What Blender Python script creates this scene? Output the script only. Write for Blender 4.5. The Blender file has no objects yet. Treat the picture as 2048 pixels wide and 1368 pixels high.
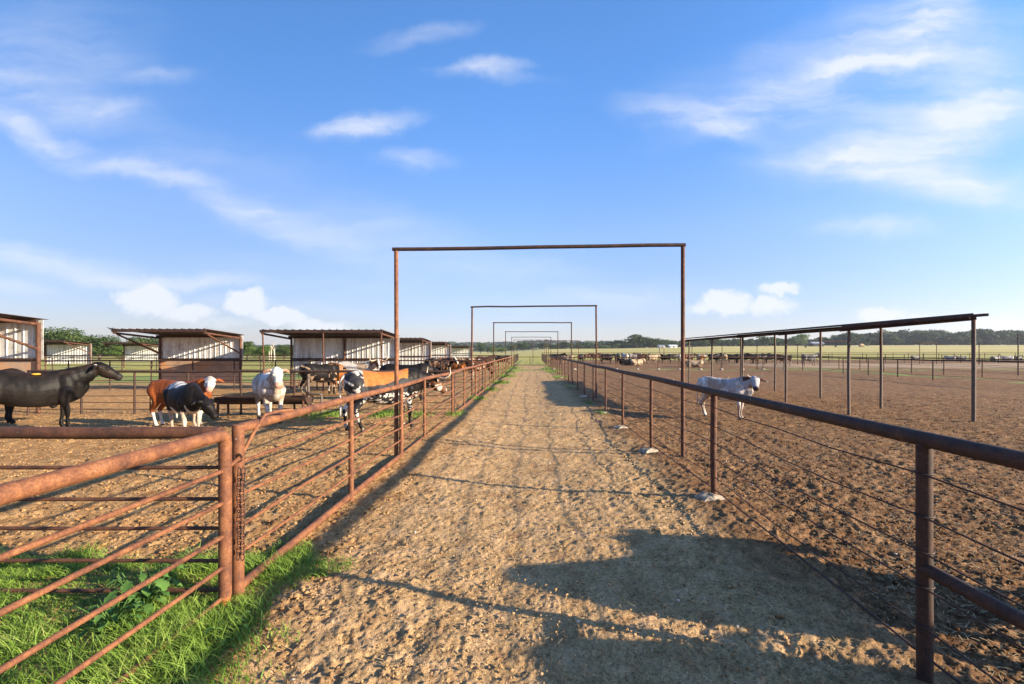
import bpy, math, random
import numpy as np
from mathutils import Vector, Matrix
R = math.radians
random.seed(7)
S = bpy.context.scene
COL = S.collection

# ------------------------------------------------------------------ camera
H = 1.72                      # eye height
cam = bpy.data.cameras.new('camera'); cam.lens = 16.0; cam.sensor_width = 36
cam.shift_x = -36/2048; cam.shift_y = 19/2048
cam.clip_start = .05; cam.clip_end = 9000
camo = bpy.data.objects.new('camera', cam); COL.objects.link(camo)
camo.location = (0, 0, H); camo.rotation_euler = (R(90), 0, 0); S.camera = camo
F = 910.0
def at(px, Y): return (px-1060)/F*Y                     # photo column -> x at distance Y
def zz(py, Y): return H-(py-703)/F*Y                    # photo row -> height at distance Y

# ------------------------------------------------------------------ sky, sun, exposure
EL, AZ = 17.0, 107.0
w = bpy.data.worlds.new('World'); S.world = w; w.use_nodes = True
nt = w.node_tree; N = nt.nodes; L = nt.links
bg = N['Background']
def nd(t, **k):
    n = N.new(t)
    for a, b in k.items(): setattr(n, a, b)
    return n
def mth(op, a, b=None, c=None, clamp=False):
    n = nd('ShaderNodeMath', operation=op, use_clamp=clamp)
    for i, v in enumerate((a, b, c)):
        if v is None: continue
        if isinstance(v, (int, float)): n.inputs[i].default_value = v
        else: L.new(v, n.inputs[i])
    return n.outputs[0]
sk = nd('ShaderNodeTexSky', sky_type='NISHITA', sun_disc=False)
sk.sun_elevation = R(EL); sk.sun_rotation = R(AZ); sk.air_density = 1.0; sk.dust_density = .45; sk.ozone_density = 1.3
tc = nd('ShaderNodeTexCoord'); sp = nd('ShaderNodeSeparateXYZ'); L.new(tc.outputs['Generated'], sp.inputs[0])
yy = mth('MAXIMUM', sp.outputs[1], .06)
cu = mth('DIVIDE', sp.outputs[0], yy); cv = mth('DIVIDE', sp.outputs[2], yy)
uv = nd('ShaderNodeCombineXYZ'); L.new(cu, uv.inputs[0]); L.new(cv, uv.inputs[1])
# domain warp
wn = nd('ShaderNodeTexNoise'); wn.inputs['Scale'].default_value = 3.2; wn.inputs['Detail'].default_value = 9; wn.inputs['Roughness'].default_value = .62
L.new(uv.outputs[0], wn.inputs['Vector'])
ws = nd('ShaderNodeVectorMath', operation='SUBTRACT'); L.new(wn.outputs['Color'], ws.inputs[0]); ws.inputs[1].default_value = (.5, .5, .5)
wm = nd('ShaderNodeVectorMath', operation='MULTIPLY_ADD'); L.new(ws.outputs[0], wm.inputs[0]); wm.inputs[1].default_value = (.26, .13, 0); L.new(uv.outputs[0], wm.inputs[2])
def blob(px, py, rx, ry, rot, wt, src):
    if src is wm.outputs[0]: rx *= 1.3; ry *= 1.35
    m = nd('ShaderNodeMapping', vector_type='TEXTURE')
    m.inputs['Location'].default_value = ((px-1060)/F, (703-py)/F, 0)
    m.inputs['Rotation'].default_value = (0, 0, R(rot)); m.inputs['Scale'].default_value = (rx/F, ry/F, 1)
    L.new(src, m.inputs['Vector'])
    ln = nd('ShaderNodeVectorMath', operation='LENGTH'); L.new(m.outputs[0], ln.inputs[0])
    r = nd('ShaderNodeMapRange', interpolation_type='SMOOTHSTEP')
    r.inputs['From Min'].default_value = 0; r.inputs['From Max'].default_value = 1; r.inputs['To Min'].default_value = wt; r.inputs['To Max'].default_value = 0
    L.new(ln.outputs['Value'], r.inputs['Value'])
    return r.outputs[0]
wisps = [(960, 138, 140, 24, 3, .45), (1015, 152, 120, 20, -7, .3), (735, 250, 150, 34, 10, .42), (690, 268, 120, 34, 4, .3), (815, 325, 130, 34, 0, .42), (60, 185, 380, 75, -14, .35), (200, 212, 150, 34, -4, .3),
         (60, 265, 260, 45, -24, .5), (200, 310, 300, 34, -24, .28), (380, 380, 320, 44, -22, .30), (540, 440, 330, 60, -17, .34), (760, 470, 330, 90, -15, .22),
         (60, 520, 340, 48, -6, .55), (350, 555, 300, 26, -3, .4), (540, 610, 330, 26, -3, .2), (20, 580, 130, 22, 0, .3),
         (1380, 235, 220, 50, -12, .5), (1520, 200, 300, 60, 20, .42), (1720, 120, 300, 110, 35, .45), (1850, 60, 180, 110, 50, .5), (1960, 150, 220, 160, 20, .3),
         (1700, 320, 330, 60, 4, .4), (1930, 250, 330, 110, 12, .55), (1880, 365, 330, 60, -6, .55), (1950, 400, 200, 40, -6, .3), (1745, 452, 190, 28, 0, .38),
         (830, 75, 150, 30, 4, .3), (330, 150, 130, 30, 6, .2), (1050, 540, 260, 55, -5, .2), (1200, 590, 330, 45, 3, .28), (700, 560, 500, 60, -6, .15), (1820, 130, 330, 170, 28, .30), (1500, 170, 300, 110, 12, .20), (1650, 60, 260, 70, 25, .2), (1780, 290, 380, 90, 8, .2), (160, 130, 330, 110, -12, .14), (100, 60, 330, 110, 6, .18), (420, 330, 330, 80, -10, .14)]
acc = None
for b in wisps:
    o = blob(*b, wm.outputs[0]); acc = o if acc is None else mth('ADD', acc, o)
# streaky fibre in the wisps
fm = nd('ShaderNodeMapping'); fm.inputs['Rotation'].default_value = (0, 0, R(14)); fm.inputs['Scale'].default_value = (1.5, 9, 1); L.new(wm.outputs[0], fm.inputs[0])
fn = nd('ShaderNodeTexNoise'); fn.inputs['Scale'].default_value = 1.6; fn.inputs['Detail'].default_value = 8; fn.inputs['Roughness'].default_value = .6; L.new(fm.outputs[0], fn.inputs['Vector'])
fr = nd('ShaderNodeMapRange'); fr.inputs['From Min'].default_value = .34; fr.inputs['From Max'].default_value = .70; fr.inputs['To Min'].default_value = .25; fr.inputs['To Max'].default_value = 1.45; L.new(fn.outputs[0], fr.inputs[0])
wisp = mth('MULTIPLY', acc, fr.outputs[0])
# cumulus near the horizon
puffs = [(300, 600, 95, 52, 0, 1.1), (375, 625, 110, 30, 0, .8), (250, 600, 50, 26, 0, .6), (490, 602, 70, 44, 0, 1.1), (560, 632, 110, 34, -8, 1), (640, 655, 110, 26, 0, .9), (700, 672, 90, 20, 0, .6),
         (1450, 605, 90, 40, 0, 1.0), (1540, 612, 85, 36, 0, .8), (1560, 578, 75, 24, 0, .8), (1400, 615, 60, 30, 0, .6), (1760, 628, 85, 28, 0, .9), (1850, 640, 100, 26, 0, .7), (1970, 645, 110, 34, 0, .8), (440, 645, 200, 24, 0, .35)]
pn = nd('ShaderNodeTexNoise'); pn.inputs['Scale'].default_value = 26; pn.inputs['Detail'].default_value = 6; pn.inputs['Roughness'].default_value = .6; L.new(uv.outputs[0], pn.inputs['Vector'])
pw = nd('ShaderNodeVectorMath', operation='MULTIPLY_ADD')
ps = nd('ShaderNodeVectorMath', operation='SUBTRACT'); L.new(pn.outputs['Color'], ps.inputs[0]); ps.inputs[1].default_value = (.5, .5, .5)
L.new(ps.outputs[0], pw.inputs[0]); pw.inputs[1].default_value = (.06, .05, 0); L.new(uv.outputs[0], pw.inputs[2])
pa = None
for b in puffs:
    o = blob(*b, pw.outputs[0]); pa = o if pa is None else mth('MAXIMUM', pa, o)
pr = nd('ShaderNodeMapRange', interpolation_type='SMOOTHSTEP'); pr.inputs['From Min'].default_value = .12; pr.inputs['From Max'].default_value = .62; pr.inputs['To Max'].default_value = .85; L.new(pa, pr.inputs[0])
mask = mth('MAXIMUM', mth('MINIMUM', wisp, .85), pr.outputs[0], clamp=True)
# deepen the blue with height
hr = nd('ShaderNodeMapRange', interpolation_type='SMOOTHSTEP'); hr.inputs['From Min'].default_value = 0; hr.inputs['From Max'].default_value = .55; L.new(sp.outputs[2], hr.inputs[0])
tint = nd('ShaderNodeValToRGB'); L.new(hr.outputs[0], tint.inputs[0]); te = tint.color_ramp.elements; te.new(.45)
for i, (p, c) in enumerate(((0, (.375, .375, .545)), (.42, (.46, .52, .73)), (1, (.36, .60, .90)))): te[i].position = p; te[i].color = (*c, 1)
lf = nd('ShaderNodeMapRange', interpolation_type='SMOOTHSTEP'); lf.inputs['From Min'].default_value = .05; lf.inputs['From Max'].default_value = -.72; lf.inputs['To Min'].default_value = 1; lf.inputs['To Max'].default_value = .62; L.new(sp.outputs[0], lf.inputs[0])
s0 = nd('ShaderNodeVectorMath', operation='SCALE'); L.new(sk.outputs[0], s0.inputs[0]); L.new(lf.outputs[0], s0.inputs['Scale'])
sm = nd('ShaderNodeMix', data_type='RGBA', blend_type='MULTIPLY'); sm.inputs[0].default_value = 1; L.new(s0.outputs[0], sm.inputs[6]); L.new(tint.outputs[0], sm.inputs[7])
cm = nd('ShaderNodeMix', data_type='RGBA'); L.new(mask, cm.inputs[0]); L.new(sm.outputs[2], cm.inputs[6]); cm.inputs[7].default_value = (2.3, 2.38, 2.55, 1)
L.new(cm.outputs[2], bg.inputs['Color']); bg.inputs['Strength'].default_value = .15
w.cycles.sampling_method = 'MANUAL'; w.cycles.sample_map_resolution = 512

sun = bpy.data.lights.new('sun', 'SUN'); sun.energy = 5.0; sun.angle = R(.55); sun.color = (1, .84, .62)
suno = bpy.data.objects.new('sun', sun); COL.objects.link(suno)
sd = Vector((math.sin(R(AZ))*math.cos(R(EL)), math.cos(R(AZ))*math.cos(R(EL)), math.sin(R(EL))))
suno.rotation_euler = sd.to_track_quat('Z', 'Y').to_euler(); suno.location = (30, -10, 20)
S.view_settings.view_transform = 'Standard'; S.view_settings.look = 'None'; S.view_settings.gamma = 1
S.view_settings.exposure = 1.45

# ------------------------------------------------------------------ materials
def mat(name):
    m = bpy.data.materials.new(name); m.use_nodes = True
    return m, m.node_tree.nodes, m.node_tree.links, m.node_tree.nodes['Principled BSDF']
def ramp(n, l, src, stops):
    r = n.new('ShaderNodeValToRGB'); e = r.color_ramp.elements
    while len(e) < len(stops): e.new(.5)
    for i, (p, c) in enumerate(stops): e[i].position = p; e[i].color = (*c, 1)
    l.new(src, r.inputs[0]); return r.outputs[0]
def noise(n, l, vec, scale, detail=4, rough=.55):
    t = n.new('ShaderNodeTexNoise'); t.inputs['Scale'].default_value = scale; t.inputs['Detail'].default_value = detail; t.inputs['Roughness'].default_value = rough
    if vec is not None: l.new(vec, t.inputs['Vector'])
    return t.outputs[0]
def geo(n):
    g = n.new('ShaderNodeNewGeometry'); return g.outputs['Position']
def mixc(n, l, f, a, b, mode='MIX'):
    m = n.new('ShaderNodeMix'); m.data_type = 'RGBA'; m.blend_type = mode
    for s, v in ((0, f), (6, a), (7, b)):
        if isinstance(v, (int, float)): m.inputs[s].default_value = v
        elif isinstance(v, tuple): m.inputs[s].default_value = (*v, 1)
        else: l.new(v, m.inputs[s])
    return m.outputs[2]
def bump(n, l, b, h, dist, strength=.6):
    u = n.new('ShaderNodeBump'); u.inputs['Distance'].default_value = dist; u.inputs['Strength'].default_value = strength
    l.new(h, u.inputs['Height']); l.new(u.outputs[0], b.inputs['Normal'])
def rusty(name, stops, sc=9, rough=.75, metal=.15):
    m, n, l, b = mat(name); p = geo(n)
    f = noise(n, l, p, sc, 8, .68); g = noise(n, l, p, 90, 4, .7)
    c = ramp(n, l, f, stops); g2 = ramp(n, l, g, [(.3, (.55, .5, .48)), (.62, (1.15, 1.15, 1.15))])
    c = mixc(n, l, 1.0, c, g2, 'MULTIPLY')
    sp = noise(n, l, p, 38, 2, .5); s2 = ramp(n, l, sp, [(.74, (0, 0, 0)), (.80, (1, 1, 1))])
    c = mixc(n, l, s2, c, (.36, .33, .30))
    l.new(c, b.inputs['Base Color']); b.inputs['Roughness'].default_value = rough; b.inputs['Metallic'].default_value = metal
    bump(n, l, b, g, .003, .5); return m
M = {}
M['rust'] = rusty('orange_rusted_steel', [(.30, (.06, .028, .018)), (.42, (.14, .052, .024)), (.52, (.20, .078, .032)), (.62, (.27, .112, .044)), (.72, (.13, .062, .04))])
M['rust_dark'] = rusty('dark_rusted_steel', [(.3, (.022, .014, .011)), (.5, (.05, .025, .016)), (.7, (.10, .046, .025))])
M['rust_brown'] = rusty('brown_rusted_steel', [(.3, (.035, .018, .012)), (.5, (.10, .04, .02)), (.7, (.18, .075, .034))])
M['steel'] = rusty('weathered_grey_pipe', [(.3, (.06, .045, .038)), (.5, (.14, .11, .09)), (.7, (.17, .085, .045))])
def simple(name, col, rough=.8, sc=None, var=.25, bdist=None):
    m, n, l, b = mat(name); b.inputs['Roughness'].default_value = rough
    if sc:
        p = geo(n); f = noise(n, l, p, sc, 6, .6)
        c = ramp(n, l, f, [(.3, tuple(x*(1-var) for x in col)), (.7, tuple(min(1, x*(1+var)) for x in col))]); l.new(c, b.inputs['Base Color'])
        if bdist: bump(n, l, b, f, bdist, .7)
    else: b.inputs['Base Color'].default_value = (*col, 1)
    return m
M['concrete'] = simple('pale_concrete', (.33, .27, .20), .9, 14, .4, .02)
M['horn'] = simple('horn', (.50, .40, .28), .5, 30, .3)
M['eye'] = simple('dark_eye', (.01, .008, .006), .2)
M['tag_yellow'] = simple('yellow_plastic', (.75, .38, .03), .5)
M['tag_white'] = simple('white_plastic', (.75, .70, .62), .5)
M['bark'] = simple('bark', (.12, .085, .06), .9, 4, .4)
M['pale_wood'] = simple('bleached_wood', (.50, .42, .33), .9, 3, .25)
M['stone'] = simple('pale_stone', (.50, .42, .33), .9, 20, .35)
M['white_wall'] = simple('white_painted_wall', (.75, .75, .72), .8)
M['grey_roof'] = simple('grey_roof', (.25, .27, .30), .7)
M['blackrubber'] = simple('black_plastic', (.015, .015, .016), .45)
M['board'] = rusty('stained_brown_board', [(.3, (.26, .20, .15)), (.5, (.46, .31, .21)), (.66, (.55, .26, .10))], 1.6, .9, 0)
def galv():
    m, n, l, b = mat('galvanised_sheet'); p = geo(n)
    mp = n.new('ShaderNodeMapping'); mp.inputs['Scale'].default_value = (3.2, 3.2, .35); l.new(p, mp.inputs[0])
    f = noise(n, l, mp.outputs[0], 1.3, 8, .65)
    c = ramp(n, l, f, [(.30, (.30, .26, .20)), (.42, (.54, .53, .49)), (.58, (.74, .74, .70)), (.75, (.48, .51, .53))])
    s = noise(n, l, p, 7, 6, .7); c = mixc(n, l, ramp(n, l, s, [(.53, (0, 0, 0)), (.70, (.9, .9, .9))]), c, (.30, .20, .13))
    l.new(c, b.inputs['Base Color']); b.inputs['Roughness'].default_value = .5; b.inputs['Metallic'].default_value = .25
    return m
M['galv'] = galv()
def coatmat():
    m, n, l, b = mat('cattle_coat'); a = n.new('ShaderNodeAttribute'); a.attribute_name = 'coat'
    p = geo(n); mp = n.new('ShaderNodeMapping'); mp.inputs['Scale'].default_value = (30, 30, 9); l.new(p, mp.inputs[0])
    f = noise(n, l, mp.outputs[0], 2.5, 5, .6)
    c = mixc(n, l, 1.0, a.outputs['Color'], ramp(n, l, f, [(.3, (.72, .70, .68)), (.7, (1.15, 1.15, 1.15))]), 'MULTIPLY')
    l.new(c, b.inputs['Base Color']); b.inputs['Roughness'].default_value = .5; b.inputs['Specular IOR Level'].default_value = .13
    bump(n, l, b, f, .006, .5); return m
M['coat'] = coatmat()
def leafmat(name, stops, sc):
    m, n, l, b = mat(name); p = geo(n)
    oi = n.new('ShaderNodeNewGeometry'); f = noise(n, l, p, sc, 4, .6)
    ri = n.new('ShaderNodeMath'); ri.operation = 'MULTIPLY_ADD'; l.new(oi.outputs['Random Per Island'], ri.inputs[0]); ri.inputs[1].default_value = .35; 
    mm = n.new('ShaderNodeMath'); mm.operation = 'SUBTRACT'; l.new(f, mm.inputs[0]); mm.inputs[1].default_value = .17; l.new(mm.outputs[0], ri.inputs[2])
    c = ramp(n, l, ri.outputs[0], stops); l.new(c, b.inputs['Base Color']); b.inputs['Roughness'].default_value = .6; b.inputs['Specular IOR Level'].default_value = .25
    tr = n.new('ShaderNodeBsdfTranslucent'); l.new(c, tr.inputs[0]); ms = n.new('ShaderNodeMixShader'); ms.inputs[0].default_value = .3
    l.new(b.outputs[0], ms.inputs[1]); l.new(tr.outputs[0], ms.inputs[2]); l.new(ms.outputs[0], n['Material Output'].inputs['Surface'])
    return m
M['leaf'] = leafmat('oak_foliage', [(.3, (.024, .048, .014)), (.5, (.052, .088, .024)), (.7, (.10, .14, .038))], .35)
M['leaf_light'] = leafmat('light_foliage', [(.3, (.05, .10, .02)), (.5, (.11, .18, .035)), (.7, (.17, .23, .06))], .35)
M['leaf_far'] = leafmat('far_woodland_foliage', [(.3, (.024, .044, .020)), (.5, (.046, .076, .028)), (.7, (.085, .11, .04))], .06)
M['grass'] = leafmat('green_grass', [(.25, (.07, .13, .018)), (.5, (.16, .27, .035)), (.72, (.28, .38, .07)), (.9, (.48, .42, .18))], 3)
M['weed'] = leafmat('weed_leaves', [(.3, (.06, .14, .03)), (.7, (.14, .27, .06))], 9)

# ------------------------------------------------------------------ mesh helpers
class MB:
    def __init__(s): s.v = []; s.f = []; s.n = 0
    def add(s, v, f):
        b = s.n; s.v.extend([tuple(p) for p in v]); s.f.extend([tuple(i+b for i in q) for q in f]); s.n += len(v)
    def box(s, x0, x1, y0, y1, z0, z1):
        s.add([(x0, y0, z0), (x1, y0, z0), (x1, y1, z0), (x0, y1, z0), (x0, y0, z1), (x1, y0, z1), (x1, y1, z1), (x0, y1, z1)],
              [(0, 3, 2, 1), (4, 5, 6, 7), (0, 1, 5, 4), (1, 2, 6, 5), (2, 3, 7, 6), (3, 0, 4, 7)])
    def tube(s, pts, r, seg=10, caps=True, hollow=False):
        pts = [Vector(p) for p in pts]; n = len(pts)
        rr = r if isinstance(r, (list, tuple)) else [r]*n
        V = []; d0 = (pts[1]-pts[0]).normalized()
        up = Vector((0, 0, 1)) if abs(d0.z) < .9 else Vector((1, 0, 0))
        for i, p in enumerate(pts):
            d = (pts[min(i+1, n-1)]-pts[max(i-1, 0)]).normalized()
            a = d.cross(up); a.normalize(); b = a.cross(d); b.normalize(); up = b if abs(d.z) > .9 or abs(d0.z) > .9 else up
            for k in range(seg):
                t = 2*math.pi*k/seg; V.append(p+a*(rr[i]*math.cos(t))+b*(rr[i]*math.sin(t)))
        Fc = []
        for i in range(n-1):
            for k in range(seg):
                q = (k+1) % seg; Fc.append((i*seg+k, i*seg+q, (i+1)*seg+q, (i+1)*seg+k))
        if caps: Fc.append(tuple(range(seg-1, -1, -1))); Fc.append(tuple((n-1)*seg+k for k in range(seg)))
        s.add(V, Fc)
    def ell(s, c, r, rot=None, seg=12, rings=8):
        V = [(0, 0, 1)]
        for i in range(1, rings):
            ph = math.pi*i/rings
            for k in range(seg):
                t = 2*math.pi*k/seg; V.append((math.sin(ph)*math.cos(t), math.sin(ph)*math.sin(t), math.cos(ph)))
        V.append((0, 0, -1)); Fc = []
        for k in range(seg): Fc.append((0, 1+k, 1+(k+1) % seg))
        for i in range(rings-2):
            for k in range(seg):
                a = 1+i*seg+k; b = 1+i*seg+(k+1) % seg; Fc.append((a, a+seg, b+seg, b))
        e = len(V)-1; o = 1+(rings-2)*seg
        for k in range(seg): Fc.append((o+k, e, o+(k+1) % seg))
        P = []
        for v in V:
            q = Vector((v[0]*r[0], v[1]*r[1], v[2]*r[2]))
            if rot is not None: q = rot @ q
            P.append(q+Vector(c))
        s.add(P, Fc)
    def loft(s, rings):
        seg = len(rings[0]); V = [p for r in rings for p in r]; n = len(rings); Fc = []
        for i in range(n-1):
            for k in range(seg):
                q = (k+1) % seg; Fc.append((i*seg+k, i*seg+q, (i+1)*seg+q, (i+1)*seg+k))
        Fc.append(tuple(range(seg-1, -1, -1))); Fc.append(tuple((n-1)*seg+k for k in range(seg))); s.add(V, Fc)
    def mesh(s, name, m, smooth=True):
        me = bpy.data.meshes.new(name); me.from_pydata(s.v, [], s.f)
        if m: me.materials.append(m)
        if smooth: me.polygons.foreach_set('use_smooth', [True]*len(me.polygons))
        me.update(); return me
    def build(s, name, m, parent=None, smooth=True, loc=None):
        o = bpy.data.objects.new(name, s.mesh(name, m, smooth)); COL.objects.link(o)
        if smooth:
            me = o.data
            try: me.set_sharp_from_angle(angle=R(42))
            except Exception: pass
        if parent: o.parent = parent
        if loc: o.location = loc
        return o
def npmesh(name, V, Fq, m, smooth=False):
    me = bpy.data.meshes.new(name); k = Fq.shape[1]
    me.vertices.add(len(V)); me.vertices.foreach_set('co', np.asarray(V, np.float32).ravel())
    me.loops.add(Fq.size); me.loops.foreach_set('vertex_index', Fq.astype(np.int32).ravel())
    me.polygons.add(len(Fq)); me.polygons.foreach_set('loop_start', np.arange(0, Fq.size, k, dtype=np.int32))
    try: me.polygons.foreach_set('loop_total', np.full(len(Fq), k, np.int32))
    except Exception: pass
    if smooth: me.polygons.foreach_set('use_smooth', np.ones(len(Fq), bool))
    me.update(calc_edges=True); me.validate(); me.materials.append(m); return me
def link(name, me, parent=None, loc=(0, 0, 0), rz=0, sc=1):
    o = bpy.data.objects.new(name, me); COL.objects.link(o); o.location = loc; o.rotation_euler = (0, 0, rz); o.scale = (sc,)*3 if not isinstance(sc, tuple) else sc
    if parent: o.parent = parent
    return o
def tag(o, label=None, cat=None, group=None, kind=None):
    if label: o['label'] = label
    if cat: o['category'] = cat
    if group: o['group'] = group
    if kind: o['kind'] = kind
    return o
def empty(name, loc=(0, 0, 0), rz=0):
    o = bpy.data.objects.new(name, None); COL.objects.link(o); o.location = loc; o.rotation_euler = (0, 0, rz); return o
def wob(p0, p1, n=8, a=.006, sag=0):
    p0, p1 = Vector(p0), Vector(p1); out = []
    for i in range(n+1):
        t = i/n; p = p0.lerp(p1, t)
        if 0 < i < n: p = p+Vector((random.gauss(0, a)*.6, 0, random.gauss(0, a)))
        p.z -= sag*4*t*(1-t); out.append(p)
    return out

# ------------------------------------------------------------------ numpy noise
def _h(ix, iy, s):
    n = (ix.astype(np.int64)*374761393+iy.astype(np.int64)*668265263+s*1442695041) & 0xffffffff
    n = ((n ^ (n >> 13))*1274126177) & 0xffffffff
    return ((n ^ (n >> 16)) & 0xffff)/65535.0
def vn(x, y, s):
    ix = np.floor(x); iy = np.floor(y); fx = x-ix; fy = y-iy; fx = fx*fx*(3-2*fx); fy = fy*fy*(3-2*fy)
    a = _h(ix, iy, s); b = _h(ix+1, iy, s); c = _h(ix, iy+1, s); d = _h(ix+1, iy+1, s)
    return (a*(1-fx)+b*fx)*(1-fy)+(c*(1-fx)+d*fx)*fy-.5
def fbm(x, y, s, o=4, g=.5):
    r = 0; a = 1
    for i in range(o): r = r+a*vn(x*2**i+i*17.3, y*2**i-i*9.1, s+i); a *= g
    return r
def pits(x, y, cell, s, rad, dens=1.0):
    """hoof marks: a pit with a raised rim; returns relief in units of depth"""
    ix = np.floor(x/cell); iy = np.floor(y/cell); out = np.zeros_like(x)
    for dx in (-1, 0, 1):
        for dy in (-1, 0, 1):
            cx = ix+dx; cy = iy+dy
            px = (cx+.15+.7*_h(cx, cy, s))*cell; py = (cy+.15+.7*_h(cx, cy, s+1))*cell
            on = _h(cx, cy, s+2) < dens; rr = rad*(.6+.7*_h(cx, cy, s+3)); an = _h(cx, cy, s+4)*6.283; st = 1+.5*_h(cx, cy, s+5)
            ux = (x-px)*np.cos(an)+(y-py)*np.sin(an); uy = (-(x-px)*np.sin(an)+(y-py)*np.cos(an))*st
            d = np.sqrt(ux*ux+uy*uy)/rr
            f = np.where(d < 1, -(1-d*d)**.7, 0)+.45*np.exp(-((d-1.18)/.22)**2)
            out += np.where(on, f, 0)
    return out
def sst(a, b, x):
    t = np.clip((x-a)/(b-a), 0, 1); return t*t*(3-2*t)
def terrain(x, y):
    x = np.asarray(x, float); y = np.asarray(y, float)
    u = x/np.maximum(y, 20)
    A = np.interp(u, [-.3, -.14, -.08, .03, .2, .4, .8, 1.5], [0, 0, .4, 3.9, 4.6, 6.5, 7.4, 8])
    h = sst(100, 430, y)*A
    h += 13*sst(600, 1500, y)*np.exp(-((u+.02)/.40)**2)*(1+.12*np.sin(u*23))
    h += 9*sst(450, 1400, y)
    return h
def TZ(x, y): return float(terrain(np.array([x]), np.array([y]))[0])

# ------------------------------------------------------------------ ground
def grass_mask(x, y):
    """1 where the near grass patch grows"""
    e = fbm(x*1.3, y*1.3, 41, 3)*.55
    m = sst(.12, -.12, x+1.67+e*.8-.20*(3.4-y)*(y < 3.4))*sst(.12, -.12, y-3.72-e*.8-.35*sst(-1.2, -2.2, x)*0-.25*sst(-3.0, -1.8, x))
    return m
def build_ground():
    az = np.concatenate([np.linspace(-180, -66, 40, endpoint=False), np.arange(-66, 66, .2), np.linspace(66, 180, 40, endpoint=False)])
    az = np.radians(az); rr = [.35]
    while rr[-1] < 22: rr.append(rr[-1]*(1.0052 if rr[-1] > 1.5 else 1.03))
    while rr[-1] < 120: rr.append(rr[-1]*1.012)
    while rr[-1] < 7000: rr.append(rr[-1]*1.035)
    rr = np.array(rr); nr, na = len(rr), len(az)
    A, Rr = np.meshgrid(az, rr); X = np.sin(A)*Rr; Y = np.cos(A)*Rr
    x, y = X.ravel(), Y.ravel(); r = Rr.ravel()
    inal = sst(-2.35, -1.7, x)*sst(2.3, 1.8, x)*(y < 57)          # alley
    rp = sst(1.9, 2.4, x)
    near = 1-sst(16, 40, r)
    z = fbm(x*.35, y*.35, 3, 3)*.07
    fade = 1-sst(25, 70, r)
    z += fbm(x*2.2, y*2.2, 11, 4)*.022*fade
    k = r < 30; xs, ys = x[k], y[k]
    wall_left = np.exp(-((xs+2.0)/.35)**2)
    rough = .75+.55*rp[k]+.35*(xs < -2.1)-.15*(inal[k]*(np.abs(xs) < 1))
    wx = xs+fbm(xs*5, ys*5, 77, 2)*.06; wy = ys+fbm(xs*5, ys*5, 79, 2)*.06
    patch = .35+.9*sst(-.2, .25, fbm(xs*.9, ys*.9, 91, 3))
    rel = pits(wx, wy, .21, 5, .068, .72)*.013*patch+pits(wx, wy, .12, 15, .034, .65)*.008*patch
    rel += fbm(xs*9, ys*9, 21, 4, .6)*.013*patch+fbm(xs*34, ys*34, 31, 3, .7)*.013
    rel += np.abs(fbm(xs*22+3, ys*22, 37, 3, .6))*-.018+np.maximum(0, fbm(xs*48, ys*48, 39, 2)-.08)*.03
    bump_ = np.maximum(0, fbm(xs*16, ys*16, 61, 2))*.035*sst(-.05, .35, fbm(xs*1.4, ys*1.4, 63, 2)+.25*(np.abs(xs) > 1.5))
    gm = grass_mask(xs, ys)
    fn = (1-sst(12, 30, r[k]))
    z[k] += (rel*rough+bump_*rough)*fn*(1-.7*gm)
    # raised berm of churned dirt along both fence lines, tyre-worn hollow between
    z += (.03*np.exp(-((x+2.25)/.5)**2)*sst(4, 9, y)+.04*np.exp(-((x-2.1)/.35)**2)-.03*np.exp(-(x/1.0)**2))*(y < 56)*(y > -2)*(1-sst(30, 60, r))
    z += terrain(x, y)
    idx = np.arange(nr*na).reshape(nr, na)
    a = idx[:-1, :]; b = idx[1:, :]; a2 = np.roll(a, -1, 1); b2 = np.roll(b, -1, 1)
    Q = np.stack([a, a2, b2, b], -1).reshape(-1, 4)
    cx = x[Q].mean(1); cy = y[Q].mean(1); cr = np.hypot(cx, cy)
    left_pen = (cy < 33) | ((cx > -16) & (cy < 52))
    far = np.where(cx < 0, ~left_pen, cy > 92)
    far |= (cr > 140) | ((np.abs(cx) < 2.6) & (cy > 56))
    alley = (cx > -2.05) & (cx < 2.06) & (cy < 56) & (cy > -8)
    far &= ~alley
    hill = far & (cr > 620)
    V = np.stack([x, y, z], -1)
    def sub(name, sel, m, kind='structure', centre=False):
        q = Q[sel]; u, inv = np.unique(q, return_inverse=True)
        me = npmesh(name, V[u], inv.reshape(q.shape), m, True); o = link(name, me); tag(o, kind=kind); return o
    sub('dirt_path', alley, M['dirt']); sub('ground', ~alley & ~far, M['dirt']); sub('pasture', far & ~hill, M['pasture']); sub('hills', hill, M['hills'])
    # close the small disc under the camera
    c0 = MB(); c0.add([V[i] for i in idx[0]], [tuple(range(na-1, -1, -1))]); o = c0.build('ground', M['dirt'], smooth=False); tag(o, kind='structure')

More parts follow.
